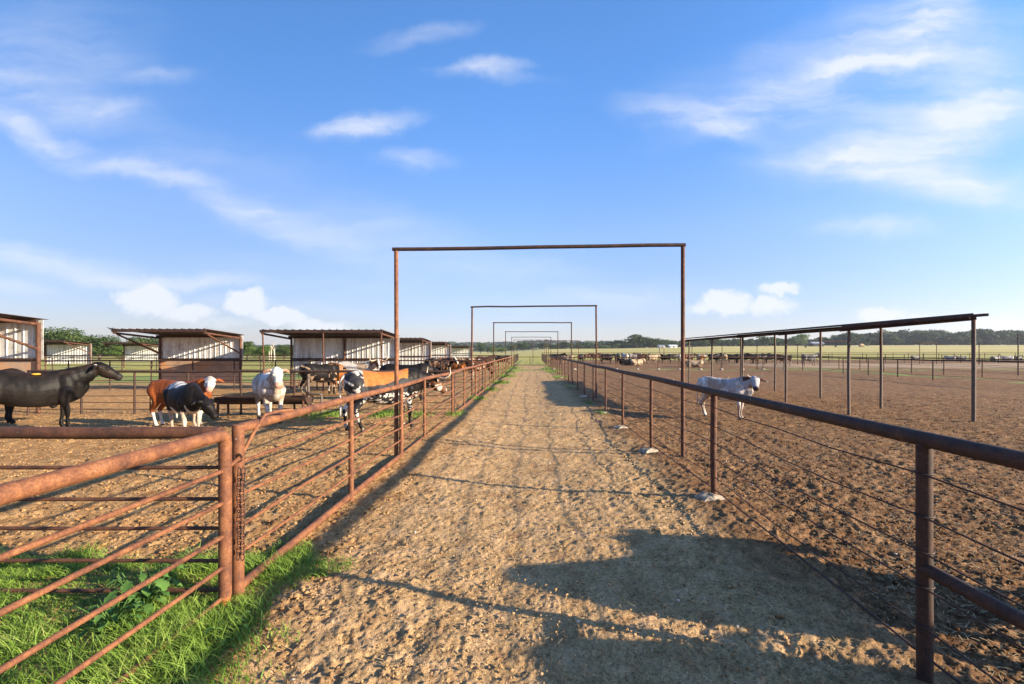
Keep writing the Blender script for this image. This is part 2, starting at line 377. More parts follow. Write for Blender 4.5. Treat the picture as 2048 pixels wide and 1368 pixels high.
def dirtmat():
    m, n, l, b = mat('trampled_dirt'); p = geo(n); s = n.new('ShaderNodeSeparateXYZ'); l.new(p, s.inputs[0])
    def mt(op, a, c=None, clamp=False):
        q = n.new('ShaderNodeMath'); q.operation = op; q.use_clamp = clamp
        for i, v in enumerate((a, c)):
            if v is None: continue
            if isinstance(v, (int, float)): q.inputs[i].default_value = v
            else: l.new(v, q.inputs[i])
        return q.outputs[0]
    def mr(v, a, c, t0=0, t1=1):
        q = n.new('ShaderNodeMapRange'); q.interpolation_type = 'SMOOTHSTEP'; l.new(v, q.inputs[0])
        for i, k in enumerate((a, c, t0, t1)): q.inputs[i+1].default_value = k
        return q.outputs[0]
    big = noise(n, l, p, .55, 5, .6); mid = noise(n, l, p, 4.5, 8, .65); fine = noise(n, l, p, 42, 6, .7); gr = noise(n, l, p, 160, 3, .6)
    tan = ramp(n, l, mid, [(.28, (.27, .155, .076)), (.48, (.43, .285, .138)), (.72, (.57, .385, .215))])
    brn = ramp(n, l, mid, [(.28, (.085, .038, .017)), (.5, (.18, .096, .042)), (.72, (.34, .20, .10))])
    org = ramp(n, l, mid, [(.28, (.20, .10, .04)), (.5, (.37, .218, .092)), (.72, (.52, .335, .16))])
    wob_ = mt('MULTIPLY', mt('SUBTRACT', big, .5), 1.6)
    xw = mt('ADD', s.outputs[0], wob_)
    fr = mr(xw, 1.35, 2.3); fl = mr(xw, -1.9, -1.15, 1, 0)
    c = mixc(n, l, fl, tan, org); c = mixc(n, l, fr, c, brn)
    # paler trampled ground further out in the left pens
    # dung, clods and straw
    d = ramp(n, l, fine, [(.32, (.30, .25, .20)), (.44, (.85, .80, .75)), (.55, (1.05, 1.02, 1)), (.70, (1.35, 1.33, 1.28))]); c = mixc(n, l, .9, c, d, 'MULTIPLY'); c = mixc(n, l, .8, c, ramp(n, l, gr, [(.36, (.45, .42, .40)), (.50, (1, 1, 1)), (.66, (1.3, 1.28, 1.25))]), 'MULTIPLY')
    vo = n.new('ShaderNodeTexVoronoi'); vo.inputs['Scale'].default_value = 26; l.new(p, vo.inputs['Vector'])
    sp = ramp(n, l, vo.outputs['Distance'], [(.09, (1, 1, 1)), (.14, (0, 0, 0))])
    spm = mixc(n, l, 1.0, sp, ramp(n, l, noise(n, l, p, 6, 2), [(.54, (0, 0, 0)), (.62, (1, 1, 1))]), 'MULTIPLY')
    c = mixc(n, l, spm, c, (.50, .40, .27))
    st = noise(n, l, p, 1.7, 3); stm = ramp(n, l, st, [(.40, (0, 0, 0)), (.62, (.9, .9, .9))])
    mus = n.new('ShaderNodeMapping'); mus.inputs['Scale'].default_value = (14, 60, 20); mus.inputs['Rotation'].default_value = (0, 0, .7); l.new(p, mus.inputs[0])
    sf = noise(n, l, mus.outputs[0], 2.2, 3, .6); sfm = ramp(n, l, sf, [(.56, (0, 0, 0)), (.64, (1, 1, 1))])
    straw = mixc(n, l, 1.0, mixc(n, l, 1.0, sfm, stm, 'MULTIPLY'), mixc(n, l, mr(xw, 1.6, 2.6), (.12, .12, .12), (.8, .8, .8)), 'MULTIPLY')
    c = mixc(n, l, straw, c, (.46, .35, .20))
    # wet dark patch tones
    c = mixc(n, l, ramp(n, l, big, [(.62, (0, 0, 0)), (.75, (.45, .45, .45))]), c, (.13, .085, .055))
    # green growth along the far fence foot and far end of the lane
    gx = mr(s.outputs[1], 14, 46); e1 = mt('MULTIPLY', mr(s.outputs[0], -2.3, -1.4, 1, 0), mr(s.outputs[0], -3.4, -2.5)); e2 = mt('MULTIPLY', mr(s.outputs[0], 1.45, 1.8), mr(s.outputs[0], 2.0, 2.2, 1, 0))
    gg = mt('MULTIPLY', mt('ADD', e1, mt('MULTIPLY', e2, .7)), gx); gg = mt('MULTIPLY', gg, mr(noise(n, l, p, .9, 4), .40, .56), True)
    far = mt('MULTIPLY', mr(s.outputs[1], 52, 60), mr(mt('ABSOLUTE', s.outputs[0]), 3.5, 2.4), True)
    lg = mt('MULTIPLY', mt('MULTIPLY', mr(s.outputs[1], 22, 27), mr(s.outputs[0], -15, -13, 1, 0)), mr(noise(n, l, p, .35, 4), .38, .5))
    # strip of green at the far pen fence on the right
    r1 = mt('MULTIPLY', mt('MULTIPLY', mr(s.outputs[1], 40.5, 42.5), mr(s.outputs[1], 45, 43.5)), mr(noise(n, l, p, .5, 4), .48, .56))
    r2 = mt('MULTIPLY', mt('MULTIPLY', mr(s.outputs[0], 25.5, 27), mr(s.outputs[0], 31, 29)), mr(noise(n, l, p, .35, 4), .50, .60))
    allg = mt('MAXIMUM', mt('MAXIMUM', gg, far), mt('MAXIMUM', lg, mt('MAXIMUM', r1, r2)), True)
    c = mixc(n, l, allg, c, ramp(n, l, fine, [(.3, (.10, .15, .03)), (.7, (.26, .32, .09))]))
    # sandy pale lot on the far right
    sand = mt('MULTIPLY', mt('MULTIPLY', mr(s.outputs[0], 25, 29), mr(s.outputs[1], 44, 50)), mr(s.outputs[1], 62, 70, 1, 0), True)
    c = mixc(n, l, sand, c, (.34, .235, .14))
    l.new(c, b.inputs['Base Color']); b.inputs['Roughness'].default_value = .95; b.inputs['Specular IOR Level'].default_value = .15
    h = mt('ADD', mt('MULTIPLY', mid, 1.4), mt('ADD', mt('MULTIPLY', fine, .5), mt('MULTIPLY', gr, .2)))
    bump(n, l, b, h, .05, .6); return m
M['dirt'] = dirtmat()
def fieldmat(name, hill=False):
    m, n, l, b = mat(name); p = geo(n); s = n.new('ShaderNodeSeparateXYZ'); l.new(p, s.inputs[0])
    mp = n.new('ShaderNodeMapping'); mp.inputs['Scale'].default_value = (.006, .03, .03); l.new(p, mp.inputs[0])
    f = noise(n, l, mp.outputs[0], 1, 6, .6); g = noise(n, l, p, .5, 8, .7)
    if hill:
        mp.inputs['Scale'].default_value = (.006, .004, .01)
        c = ramp(n, l, f, [(.42, (.05, .085, .03)), (.5, (.16, .19, .07)), (.58, (.42, .36, .2))])
    else:
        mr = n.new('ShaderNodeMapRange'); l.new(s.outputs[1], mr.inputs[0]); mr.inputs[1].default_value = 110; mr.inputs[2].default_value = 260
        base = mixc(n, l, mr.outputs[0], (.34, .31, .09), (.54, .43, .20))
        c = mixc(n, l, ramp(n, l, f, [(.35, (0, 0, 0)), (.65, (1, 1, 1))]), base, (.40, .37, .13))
    c = mixc(n, l, .7, c, ramp(n, l, g, [(.3, (.65, .65, .6)), (.7, (1.2, 1.2, 1.15))]), 'MULTIPLY')
    l.new(c, b.inputs['Base Color']); b.inputs['Roughness'].default_value = 1; b.inputs['Specular IOR Level'].default_value = .05
    bump(n, l, b, g, .4, .3); return m
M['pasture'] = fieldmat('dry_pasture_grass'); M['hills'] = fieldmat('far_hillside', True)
build_ground()

# ------------------------------------------------------------------ near grass, straw, clods
rng = np.random.default_rng(5)
def gz(x, y):
    return fbm(x*.35, y*.35, 3, 3)*.07+fbm(x*2.2, y*2.2, 11, 4)*.022
def blades(name, x, y, h, lean, wd, m, seg=3):
    n = len(x); a = rng.uniform(0, 2*np.pi, n); la = rng.uniform(0, 2*np.pi, n)*.6+.3; z0 = gz(x, y)-.01
    t = np.linspace(0, 1, seg+1)
    wx, wy = np.cos(a)*wd, np.sin(a)*wd; dx, dy = np.cos(la+a*.5), np.sin(la+a*.5)
    V = np.zeros((n, (seg+1)*2, 3))
    for i, tt in enumerate(t):
        cx = x+dx*lean*h*tt**1.7; cy = y+dy*lean*h*tt**1.7; cz = z0+h*(tt-.42*lean*tt*tt); k = (1-tt)**.6*.5+.04
        V[:, 2*i] = np.stack([cx-wx*k, cy-wy*k, cz], -1); V[:, 2*i+1] = np.stack([cx+wx*k, cy+wy*k, cz], -1)
    b = (np.arange(n)*(seg+1)*2)[:, None, None]
    q = np.array([[2*i, 2*i+1, 2*i+3, 2*i+2] for i in range(seg)])[None]
    return npmesh(name, V.reshape(-1, 3), (b+q).reshape(-1, 4), m)
n = 150000
x = rng.uniform(-7, -1.0, n); y = rng.uniform(.3, 4.4, n); keep = (rng.uniform(0, 1, n) < grass_mask(x, y)*(.45+.9*sst(-.35, .2, fbm(x*2, y*2, 51, 3)))) & (x > -1.35*y-1.0)
x, y = x[keep], y[keep]
clump = .55+.9*sst(-.3, .4, fbm(x*3.1, y*3.1, 53, 3))
h = rng.uniform(.05, .135, len(x))*clump*(.45+.55*sst(-1.3, -1.9, x-.1*(3.4-y))); lean = rng.uniform(.3, 1.15, len(x))
o = link('grass', blades('grass', x, y, h, lean, rng.uniform(.0035, .008, len(x)), M['grass']))
tag(o, 'long bright green grass growing under the nearest rusty gate', 'grass', kind='stuff')
# tufts along the fence feet
tx, ty, th = [], [], []
spots = [(-2.0, 12.1, .25, 260), (-1.9, 16.5, .3, 300), (-1.8, 20.5, .4, 300), (-1.65, 25, .5, 450), (-1.7, 31, .7, 600), (-1.8, 38, .8, 600), (-1.8, 46, .9, 600), (-3.9, 12.3, .35, 500), (-5.3, 12.2, .5, 700), (-6.1, 12.1, .3, 300), (-2.9, 12, .3, 200),
         (2.0, 12.3, .14, 120), (1.95, 14.7, .15, 120), (2.05, 22, .3, 200), (2.0, 30, .5, 300), (1.9, 38, .6, 400), (2.0, 45, .8, 500), (-7.5, 22, .5, 300)]
for sx, sy, sr, c in spots:
    q = rng.normal(0, 1, (c, 2)); tx.append(sx+q[:, 0]*sr*.5); ty.append(sy+q[:, 1]*sr*1.0); th.append(rng.uniform(.06, .16, c)*(1+sy/60))
tx, ty, th = map(np.concatenate, (tx, ty, th))
o = link('grass', blades('grass', tx, ty, th, rng.uniform(.3, 1, len(tx)), .006+.0006*ty, M['grass'], 2))
tag(o, 'small green grass tufts scattered along the feet of the alley fences', 'grass', kind='stuff')
# straw
n = 26000; sy = 1.2+14*rng.uniform(0, 1, n)**1.6; sx = rng.uniform(-.95, 1.15, n)*sy+.3
k = ((sx > 1.7) | (rng.uniform(0, 1, n) < .10)) & (grass_mask(sx, sy) < .3)
sx, sy = sx[k], sy[k]; n = len(sx); a = rng.uniform(0, 6.28, n); ln = rng.uniform(.008, .032, n); wd = .0014+.0003*sy
zs = gz(sx, sy)+rng.uniform(.005, .028, n); ti = rng.uniform(-.4, .4, n)
dx, dy = np.cos(a)*ln, np.sin(a)*ln; px_, py_ = -np.sin(a)*wd, np.cos(a)*wd
V = np.stack([np.stack([sx-dx-px_, sy-dy-py_, zs-ti*ln], -1), np.stack([sx-dx+px_, sy-dy+py_, zs-ti*ln], -1), np.stack([sx+dx+px_, sy+dy+py_, zs+ti*ln], -1), np.stack([sx+dx-px_, sy+dy-py_, zs+ti*ln], -1)], 1).reshape(-1, 3)
M['straw'] = simple('dry_straw', (.38, .27, .13), .8, 3, .35)
o = link('straw', npmesh('straw', V, np.arange(4*n).reshape(-1, 4), M['straw'])); tag(o, 'loose dry straw bits trampled into the brown dirt', 'straw', kind='stuff')
# clods
ico = []
t = (1+5**.5)/2; iv = np.array([(-1, t, 0), (1, t, 0), (-1, -t, 0), (1, -t, 0), (0, -1, t), (0, 1, t), (0, -1, -t), (0, 1, -t), (t, 0, -1), (t, 0, 1), (-t, 0, -1), (-t, 0, 1)])/1.902
ifc = np.array([(0, 11, 5), (0, 5, 1), (0, 1, 7), (0, 7, 10), (0, 10, 11), (1, 5, 9), (5, 11, 4), (11, 10, 2), (10, 7, 6), (7, 1, 8), (3, 9, 4), (3, 4, 2), (3, 2, 6), (3, 6, 8), (3, 8, 9), (4, 9, 5), (2, 4, 11), (6, 2, 10), (8, 6, 7), (9, 8, 1)])
def lumps(name, x, y, s, m, zoff=0, jag=.28):
    n = len(x); V = iv[None]*(s[:, None, None]*rng.uniform(.6, 1.3, (n, 1, 3)))*(1+rng.normal(0, jag, (n, 12, 1)).clip(-.5, .5)); V[..., 2] *= .7
    V += np.stack([x, y, gz(x, y)+s*.2+zoff], -1)[:, None, :]
    return link(name, npmesh(name, V.reshape(-1, 3), (np.arange(n)[:, None, None]*12+ifc[None]).reshape(-1, 3), m, True))
n = 60000; cy = 1.1+17*rng.uniform(0, 1, n)**1.5; cx = rng.uniform(-1.25, 1.2, n)*cy
k = (rng.uniform(0, 1, n) < .35+.5*(np.abs(cx) > 1.5)+.3*(fbm(cx*.8, cy*.8, 71, 3) > 0)) & (grass_mask(cx, cy) < .4)
cx, cy = cx[k], cy[k]; s = .003+.010*rng.uniform(0, 1, len(cx))**3*(1+(np.abs(cx) > 1.5))
o = lumps('dirt_clods', cx, cy, s, M['dirt']); tag(o, 'small crumbly clods strewn over the trampled dirt', 'dirt clods', kind='stuff')
n = 260; cy = 1.5+30*rng.uniform(0, 1, n)**1.5; cx = rng.uniform(-.6, 1.1, n)*cy; k = grass_mask(cx, cy) < .3
o = lumps('pebbles', cx[k], cy[k], .004+.007*rng.uniform(0, 1, k.sum())**2+.0008*cy[k], M['stone'], .006); tag(o, 'pale pebbles dotted over the dirt', 'pebbles', kind='stuff')

def weed(x, y, nl, size, label):
    e = empty('broadleaf_weed', (x, y, 0)); tag(e, label, 'weed')
    st = MB(); lf = MB()
    for i in range(nl):
        a = i*2.4+random.uniform(-.3, .3); t = i/nl; rr = size*(.25+.55*random.random()); hh = size*(.35+.7*t)
        tip = Vector((math.cos(a)*rr, math.sin(a)*rr, hh)); st.tube([(0, 0, 0), tip*.5+Vector((0, 0, .03)), tip], [.004, .003, .002], 5)
        L_ = size*random.uniform(.16, .30); d = Vector((math.cos(a), math.sin(a), -.15)); s_ = Vector((-math.sin(a), math.cos(a), 0)); W = L_*.33
        pr = [(0, .1), (.25, .9), (.45, .6), (.55, 1), (.8, .5), (1, .03)]; V = []
        for q, wq in pr:
            c = tip+d*L_*q-Vector((0, 0, q*q*L_*.3)); V += [c-s_*W*wq+Vector((0, 0, W*.25*wq)), c, c+s_*W*wq+Vector((0, 0, W*.25*wq))]
        Fq = []
        for j in range(5): Fq += [(3*j, 3*j+1, 3*j+4, 3*j+3), (3*j+1, 3*j+2, 3*j+5, 3*j+4)]
        lf.add(V, Fq)
    st.build('stem', M['weed'], e); lf.build('foliage', M['weed'], e)
weed(at(285, 3.0), 3.0, 60, .30, 'tall leafy green weed standing in the grass behind the rusty gate bars')
weed(at(468, 2.75), 2.72, 9, .15, 'low pale broad-leaved weed at the foot of the two gate posts')
weed(at(225, 2.75), 2.75, 30, .22, 'smaller leafy weed in the grass just left of the tall weed')

# ------------------------------------------------------------------ fences
def zline(h, x, y): return h+TZ(x, y)
# near gate panel swinging off the corner post towards the camera
HG = 1.165
def latch_gate():
    e = empty('pipe_gate', (-2.05, 3.06, 0)); tag(e, 'rusty orange pipe gate running toward the camera with six bars', 'gate')
    m = M['rust']
    b = MB(); b.tube([(0, -3.9, HG+.0)]+[(0, -3.9+3.8*i/6, HG+random.gauss(0, .002)) for i in range(1, 6)]+[(0, -.10, HG), (0, -.035, HG-.008), (0, -.006, HG-.03), (0, 0, HG-.08)], .041, 16); b.build('top_rail', m, e)
    b = MB(); b.tube([(0, 0, HG-.06), (0, .001, .6), (.001, -.002, .08)], .040, 16); b.build('gate_post', m, e)
    b = MB(); b.tube([(0, -.0, .085), (.006, -.004, .0), (.004, 0, -.1)], [.036, .026, .024], 10); b.build('post_foot', M['rust_foot'], e)
    for z in (.923, .708, .486, .277, .076):
        b = MB(); b.tube(wob((0, -3.9, z), (0, -.035, z), 8, .002), .0145, 10); b.build('bar', m, e)
    b = MB(); b.tube([(0, -3.9, HG), (0, -3.9, -.05)], .04, 14); b.build('hinge_post', m, e)
M['rust_foot'] = rusty('bright_orange_rust', [(.3, (.22, .08, .03)), (.5, (.42, .15, .04)), (.7, (.5, .22, .07))], 12)
latch_gate()
def cross_near():
    e = empty('pipe_fence', (-2.1, 3.12, 0)); tag(e, 'rusty pipe cross fence running left behind the nearest gate corner', 'fence')
    m = M['rust_brown']
    b = MB(); b.tube(wob((-9, 0, HG), (-.02, 0, HG), 10, .003), .041, 14); b.build('top_rail', m, e)
    for z in (.925, .71, .51, .285, .085):
        b = MB(); b.tube(wob((-9, 0, z-.01), (-.0, 0, z), 10, .003), .0135, 8); b.build('rod', m, e)
    for xx in (-5.6, -9):
        b = MB(); b.tube([(xx, 0, HG), (xx, 0, -.2)], .037, 12); b.build('post', m, e)
cross_near()
# left alley fence
LP = [3.18, 5.27, 7.35, 8.95, 12.0, 14.0, 16.9, 18.2, 20.6, 23, 25.4, 27.3, 29.6, 32, 34.4, 37, 39.6, 42.5, 45.5, 48.5, 51.5, 54.5]
LH = 1.175
def lx(y): return -2.02-.06*math.sin(min(y, 14)/14*math.pi)
def left_fence():
    e = empty('pipe_fence', (0, 3.18, 0)); tag(e, 'rusty orange pipe and rod fence lining the left side of the dirt alley', 'fence')
    m = M['rust']
    for i, y in enumerate(LP):
        g = i == 0; b = MB(); x = lx(y)+(.02 if g else 0)
        r = .039 if g else (.030 if y in (5.27,) else .026 if i % 2 else .033)
        b.tube([(x, y-3.18, LH+(.035 if g else -.0)), (x+random.gauss(0, .004), y-3.18, .6), (x, y-3.18, -.2)], r, 16 if i < 4 else 8); b.build('post', m, e)
    pts = [(lx(y)+.0, y-3.18+(.04 if i == 0 else 0), LH+(0, .006, -.012, .01, -.018, .02, -.01, .012, -.015)[i % 9]*(1 if i else 0)) for i, y in enumerate(LP)]
    b = MB(); b.tube(pts, .036, 14); b.build('top_rail', m, e)
    for k, z in enumerate((.925, .70, .495, .29)):
        for s0 in range(0, len(LP)-1, 3):
            s1 = min(s0+3, len(LP)-1); pp = []
            for i in range(s0, s1+1):
                pp.append((lx(LP[i]), LP[i]-3.18, z+random.gauss(0, .008)))
                if i < s1: ym = (LP[i]+LP[i+1])/2; pp.append((lx(ym)+random.gauss(0, .008), ym-3.18, z+random.gauss(0, .014)))
            b = MB(); b.tube(pp, .0125, 8 if s0 < 6 else 6); b.build('rod', m, e)
    for a, c, r in ((0, 2, .034), (2, 4, .012), (4, 8, .030), (8, 12, .012), (12, 16, .028)):
        pp = [(lx(LP[i]), LP[i]-3.18, .055) for i in range(a, c+1)]; b = MB(); b.tube(pp, r, 12 if a == 0 else 8); b.build('bottom_rail', m, e)
    # bent rod latch handle welded on the first rail section
    b = MB(); b.tube([(-2.05, .05, .98), (-2.03, .16, 1.12), (-2.03, .30, 1.235), (-1.98, .40, 1.25), (-1.93, .52, 1.245)], .013, 10); b.build('handle', m, e)
left_fence()
def latch():
    e = empty('latch_bolt', (-2.03, 3.12, .96)); tag(e, 'short rusty latch bolt joining the two gate posts', 'latch')
    b = MB(); b.tube([(-.035, -.075, -.055), (.045, .02, .045)], .0145, 10); b.build('bolt', M['rust'], e)
    b = MB(); b.tube([(.03+.028*math.cos(t), .0, .03+.028*math.sin(t)) for t in np.linspace(0, 6.0, 12)], .005, 6); b.build('ring', M['rust_dark'], e)
    b = MB(); b.tube([(-.02+.024*math.cos(t), -.06+.01*math.sin(t), -.03+.028*math.sin(t)) for t in np.linspace(0, 6.0, 12)], .005, 6); b.build('ring', M['rust_dark'], e)
latch()
def chain():
    e = empty('chain', (-1.985, 3.14, .93)); tag(e, 'rusty link chain hanging down the gate post in a doubled loop', 'chain')
    k = 0
    for side in (0, 1):
        for i in range(17):
            z = -.01-i*.036; x = side*.027+math.sin(i*.7+side)*.003; y = -.038+.004*math.cos(i*.9)
            b = MB(); pts = []
            fl = (i+side) % 2
            for t in np.linspace(0, 2*math.pi, 13)[:-1]:
                a, c = math.cos(t)*.011, math.sin(t)*.022+(.006 if math.sin(t) > 0 else -.006)
                pts.append((x+(a if fl else a*.25), y+(a*.25 if fl else a), z-.02+c))
            pts.append(pts[0]); pts.append(pts[1]); b.tube(pts, .0034, 5, caps=False); b.build('link', M['rust_dark'], e)
chain()
# right alley fence
RP = [-.06, 2.38, 5.27, 7.75, 10.1, 12.4, 14.8, 17.2, 19.6, 22.0, 24.4, 26.8, 29.2, 31.6, 34.0, 36.4, 38.8, 41.2, 43.6, 46, 48.4, 50.8, 53.2, 55.6]
def rx(y): return 2.06+(.07*math.exp(-((y-5.27)/1.5)**2))
def right_fence():
    e = empty('cable_fence', (0, 2.38, 0)); tag(e, 'dark rusty pipe fence with sagging cables lining the right side of the alley', 'fence')
    for i, y in enumerate(RP):
        b = MB(); x = rx(y); r = .036 if i < 3 else .028
        b.tube([(x, y-2.38, 1.24), (x+random.gauss(0, .003), y-2.38, .6), (x+.004, y-2.38, -.2)], r, 16 if i < 5 else 8); b.build('post', M['rust_dark'] if i < 2 else M['rust_brown'], e)
        if i in (0, 2, 3, 4, 5, 6, 7, 9, 12):
            b = MB(); b.ell((x-.06, y-2.38-.02, .0), (.17, .14, .085), None, 14, 8)
            b.v = [(p[0]+.03*math.sin(p[1]*40+i), p[1]+.02*math.sin(p[0]*50), p[2]+.012*math.sin(p[0]*60+p[1]*45)) for p in b.v]; b.build('footing', M['concrete'], e)
    pts = [(rx(y), y-2.38, 1.262+(0, 0, -.012, .01, 0, .012, -.01, .006)[i % 8]) for i, y in enumerate(RP)]
    b = MB(); b.tube(pts, .041, 16); b.build('top_rail', M['rust_dark'], e)
    for z in (1.085, .865, .68, .50, .295):
        for s0 in range(0, len(RP)-1, 4):
            s1 = min(s0+4, len(RP)-1); pp = []
            for i in range(s0, s1+1):
                pp.append((rx(RP[i])-.03, RP[i]-2.38, z))
                if i < s1:
                    for t in (.25, .5, .75):
                        ym = RP[i]+(RP[i+1]-RP[i])*t; pp.append((rx(ym)-.025+random.gauss(0, .004), ym-2.38, z-.03*4*t*(1-t)*random.uniform(.3, 1.3)+random.gauss(0, .005)))
            b = MB(); b.tube(pp, .0048, 7 if s0 < 4 else 5); b.build('cable', M['rust_dark'], e)
    b = MB(); b.tube([(rx(y)-.02, y-2.38, .145) for y in RP], .007, 6); b.build('bottom_cable', M['rust_dark'], e)
    b = MB(); b.tube([(2.06, -2.44, .60), (2.06, -.05, .59), (2.06, 0, .585)], .034, 14); b.build('brace_rail', M['rust_dark'], e)
    b = MB()
    for z in (1.085, .865, .68, .50, .295):
        b.tube([(2.06+.041*math.cos(t), .041*math.sin(t), z) for t in np.linspace(0, 2*math.pi, 14)], .005, 5, caps=False)
    b.build('cable_tie', M['rust_dark'], e)
right_fence()
# overhead frames across the alley
gl = ['tall rusty pipe frame spanning the alley nearest the camera', 'second overhead pipe frame spanning the alley', 'third overhead pipe frame spanning the alley', 'fourth overhead pipe frame down the alley', 'fifth overhead pipe frame far down the alley', 'sixth overhead pipe frame, before the last one, far down the alley', 'last and smallest overhead pipe frame beyond the far gate']
for i, (y, zl, zr) in enumerate([(7.35, 3.35, 3.42), (17.05, 3.36, 3.41), (27.2, 3.42, 3.42), (40.4, 3.45, 3.45), (54, 3.4, 3.4), (61.5, 3.25, 3.25), (76, 3.4, 3.4)]):
    e = empty('overhead_frame', (0, y+.03, 0)); tag(e, gl[i], 'pipe frame', 'overhead pipe frames spanning the alley')
    xl, xr = -2.17, 2.48; m = M['rust_brown'] if i < 2 else M['rust_dark']
    if i == 0: ml = M['rust']
    for x, z, mm in ((xl, zl, M['rust'] if i == 0 else m), (xr, zr, m)):
        b = MB(); b.tube([(x, 0, -.2), (x+random.gauss(0, .006), 0, 1.6), (x, 0, z)], .033, 14); b.build('post', mm, e)
    b = MB(); b.tube([(xl-.06, 0, zl+.028)]+[(xl+(xr-xl)*t, 0, zl+(zr-zl)*t+.028+random.gauss(0, .007)) for t in (.12, .3, .5, .7, .88)]+[(xr+.04, 0, zr+.028)], .03, 14); b.build('crossbar', M['rust_dark'], e)

def fence(name, label, p0, p1, n, h, rods, m, pr=.03, rr=.011, foot=False, tr=.03, extra=None, group=None):
    p0 = Vector(p0); p1 = Vector(p1); d = p1-p0; e = empty(name, (p0.x, p0.y, 0)); tag(e, label, 'fence', group)
    Z = lambda t: TZ((p0+d*t).x, (p0+d*t).y)
    for i in range(n+1):
        t = i/n; q = d*t; b = MB(); b.tube([(q.x, q.y, -.2+Z(t)), (q.x, q.y, h+Z(t))], pr, 8); b.build('post', m, e)
        if foot:
            b = MB(); b.ell((q.x, q.y-.05, .02+Z(t)), (.2, .17, .12), None, 8, 6); b.build('footing', M['concrete'], e)
    pts = [(d.x*i/n, d.y*i/n, h+.01+Z(i/n)+random.gauss(0, .006)) for i in range(n+1)]
    b = MB(); b.tube(pts, tr, 10); b.build('top_rail', m, e)
    for z in rods:
        b = MB(); b.tube([(d.x*i/n, d.y*i/n, z+Z(i/n)+random.gauss(0, .008)) for i in range(n+1)], rr if z < h*.93 else tr*.8, 6); b.build('rod', m, e)
    return e
fence('pipe_fence', 'dark pipe and rod cross fence behind the near cattle, running left from the alley', (-2.06, 12.35), (-13.62, 12.35), 8, 1.17, (.93, .73, .52, .33, .16), M['rust_dark'], .027, .010, tr=.034)
fe = fence('pipe_fence', 'double railed mesh fence between the open sheds on the left', (-2.1, 20.2), (-26, 20.2), 13, 1.31, (1.12, .86, .6, .35, .12), M['rust_dark'], .026, .010, tr=.03)
b = MB()
for i in range(46):
    x0 = -7.6-i*.14
    if x0 < -13.6: break
    b.tube([(x0, 0, 1.3), (x0-.42, 0, .86)], .004, 4); b.tube([(x0, 0, .86), (x0-.42, 0, 1.3)], .004, 4)
b.build('wire_mesh', M['rust_dark'], fe)
fence('pipe_fence', 'far dark rail fence crossing the left pens beyond the sheds', (-2.1, 36), (-46, 36), 16, 1.2, (.9, .6, .3), M['rust_dark'], .035, .015, tr=.04)
fence('pipe_fence', 'farthest rail fence on the left, ahead of the pasture', (-2.1, 52), (-50, 52), 14, 1.25, (.9, .5), M['rust_dark'], .04, .02, tr=.045)
fence('pipe_fence', 'rail fence with pale concrete footings closing the far end of the right pen', (2.2, 43), (24, 43), 11, 1.17, (.85, .55, .25), M['rust_brown'], .035, .009, True, tr=.04)
fence('pipe_fence', 'long rail fence along the far side of the right pen, nearing on the right', (24.2, 19.5), (24.2, 43), 9, 1.2, (.9, .6, .3), M['rust_dark'], .035, .008, tr=.045)
fence('pipe_fence', 'second rail fence on the far right, behind the pen fence', (30.5, 25), (30.5, 62), 13, 1.2, (.8, .4), M['rust_brown'], .035, .01, tr=.04)
fence('pipe_fence', 'fence line across the right side just behind the crowded cattle', (2.4, 68), (70, 68), 24, 1.3, (.9, .5), M['rust_dark'], .045, .02, tr=.045)
fence('pipe_fence', 'outermost rail fence on the right, against the green pasture', (2.4, 90), (105, 90), 34, 1.45, (1.0, .5), M['rust_brown'], .05, .02, tr=.05)
fence('pipe_fence', 'fence along the left alley beyond the far gate', (-2.1, 57), (-2.3, 90), 12, 1.25, (.9, .6, .3), M['rust_dark'], .03, .012)
fence('pipe_fence', 'fence along the right alley beyond the far gate', (2.1, 57), (2.3, 89), 12, 1.25, (.9, .6, .3), M['rust_dark'], .03, .012)
def fargate():
    e = empty('pipe_gate', (0, 56, 0)); tag(e, 'low closed pipe gate across the far end of the alley', 'gate'); m = M['rust_dark']
    for z in (1.04, .06):
        b = MB(); b.tube([(-1.95, 0, z), (1.95, 0, z)], .035, 8); b.build('rail', m, e)
    for x in (-1.95, 0, 1.95):
        b = MB(); b.tube([(x, 0, .03), (x, 0, 1.06)], .035, 8); b.build('upright', m, e)
fargate()
# tall frames and poles standing in the far right pens
def frame(x0, x1, y, h, label, r=.045, m='rust_brown', y2=None):
    e = empty('pipe_arch', (x0, y, TZ(x0, y))); tag(e, label, 'pipe frame')
    for x in (0, x1-x0):
        b = MB(); b.tube([(x, 0 if x == 0 or y2 is None else y2-y, -.2), (x, 0 if x == 0 or y2 is None else y2-y, h)], r, 8); b.build('post', M[m], e)
    b = MB(); b.tube([(-.05, 0, h), (x1-x0+.05, 0 if y2 is None else y2-y, h)], r, 8); b.build('crossbar', M[m], e)
frame(at(1642, 40), at(1697, 40), 40, 2.62, 'tall pipe frame behind the long shelter roof posts, wide crossbar', .03)
frame(at(1839, 62), at(1873, 62), 62, 2.85, 'small red-brown pipe frame in the pens to the left of the last shelter post', .04)
frame(at(1093, 62), at(1157, 62), 62, 3.2, 'pipe frame just right of the alley, behind the right fence', .035)
frame(at(1319, 80), at(1328, 80), 80, 2.4, 'narrow pipe frame behind the crowded cattle right of the alley', .05)
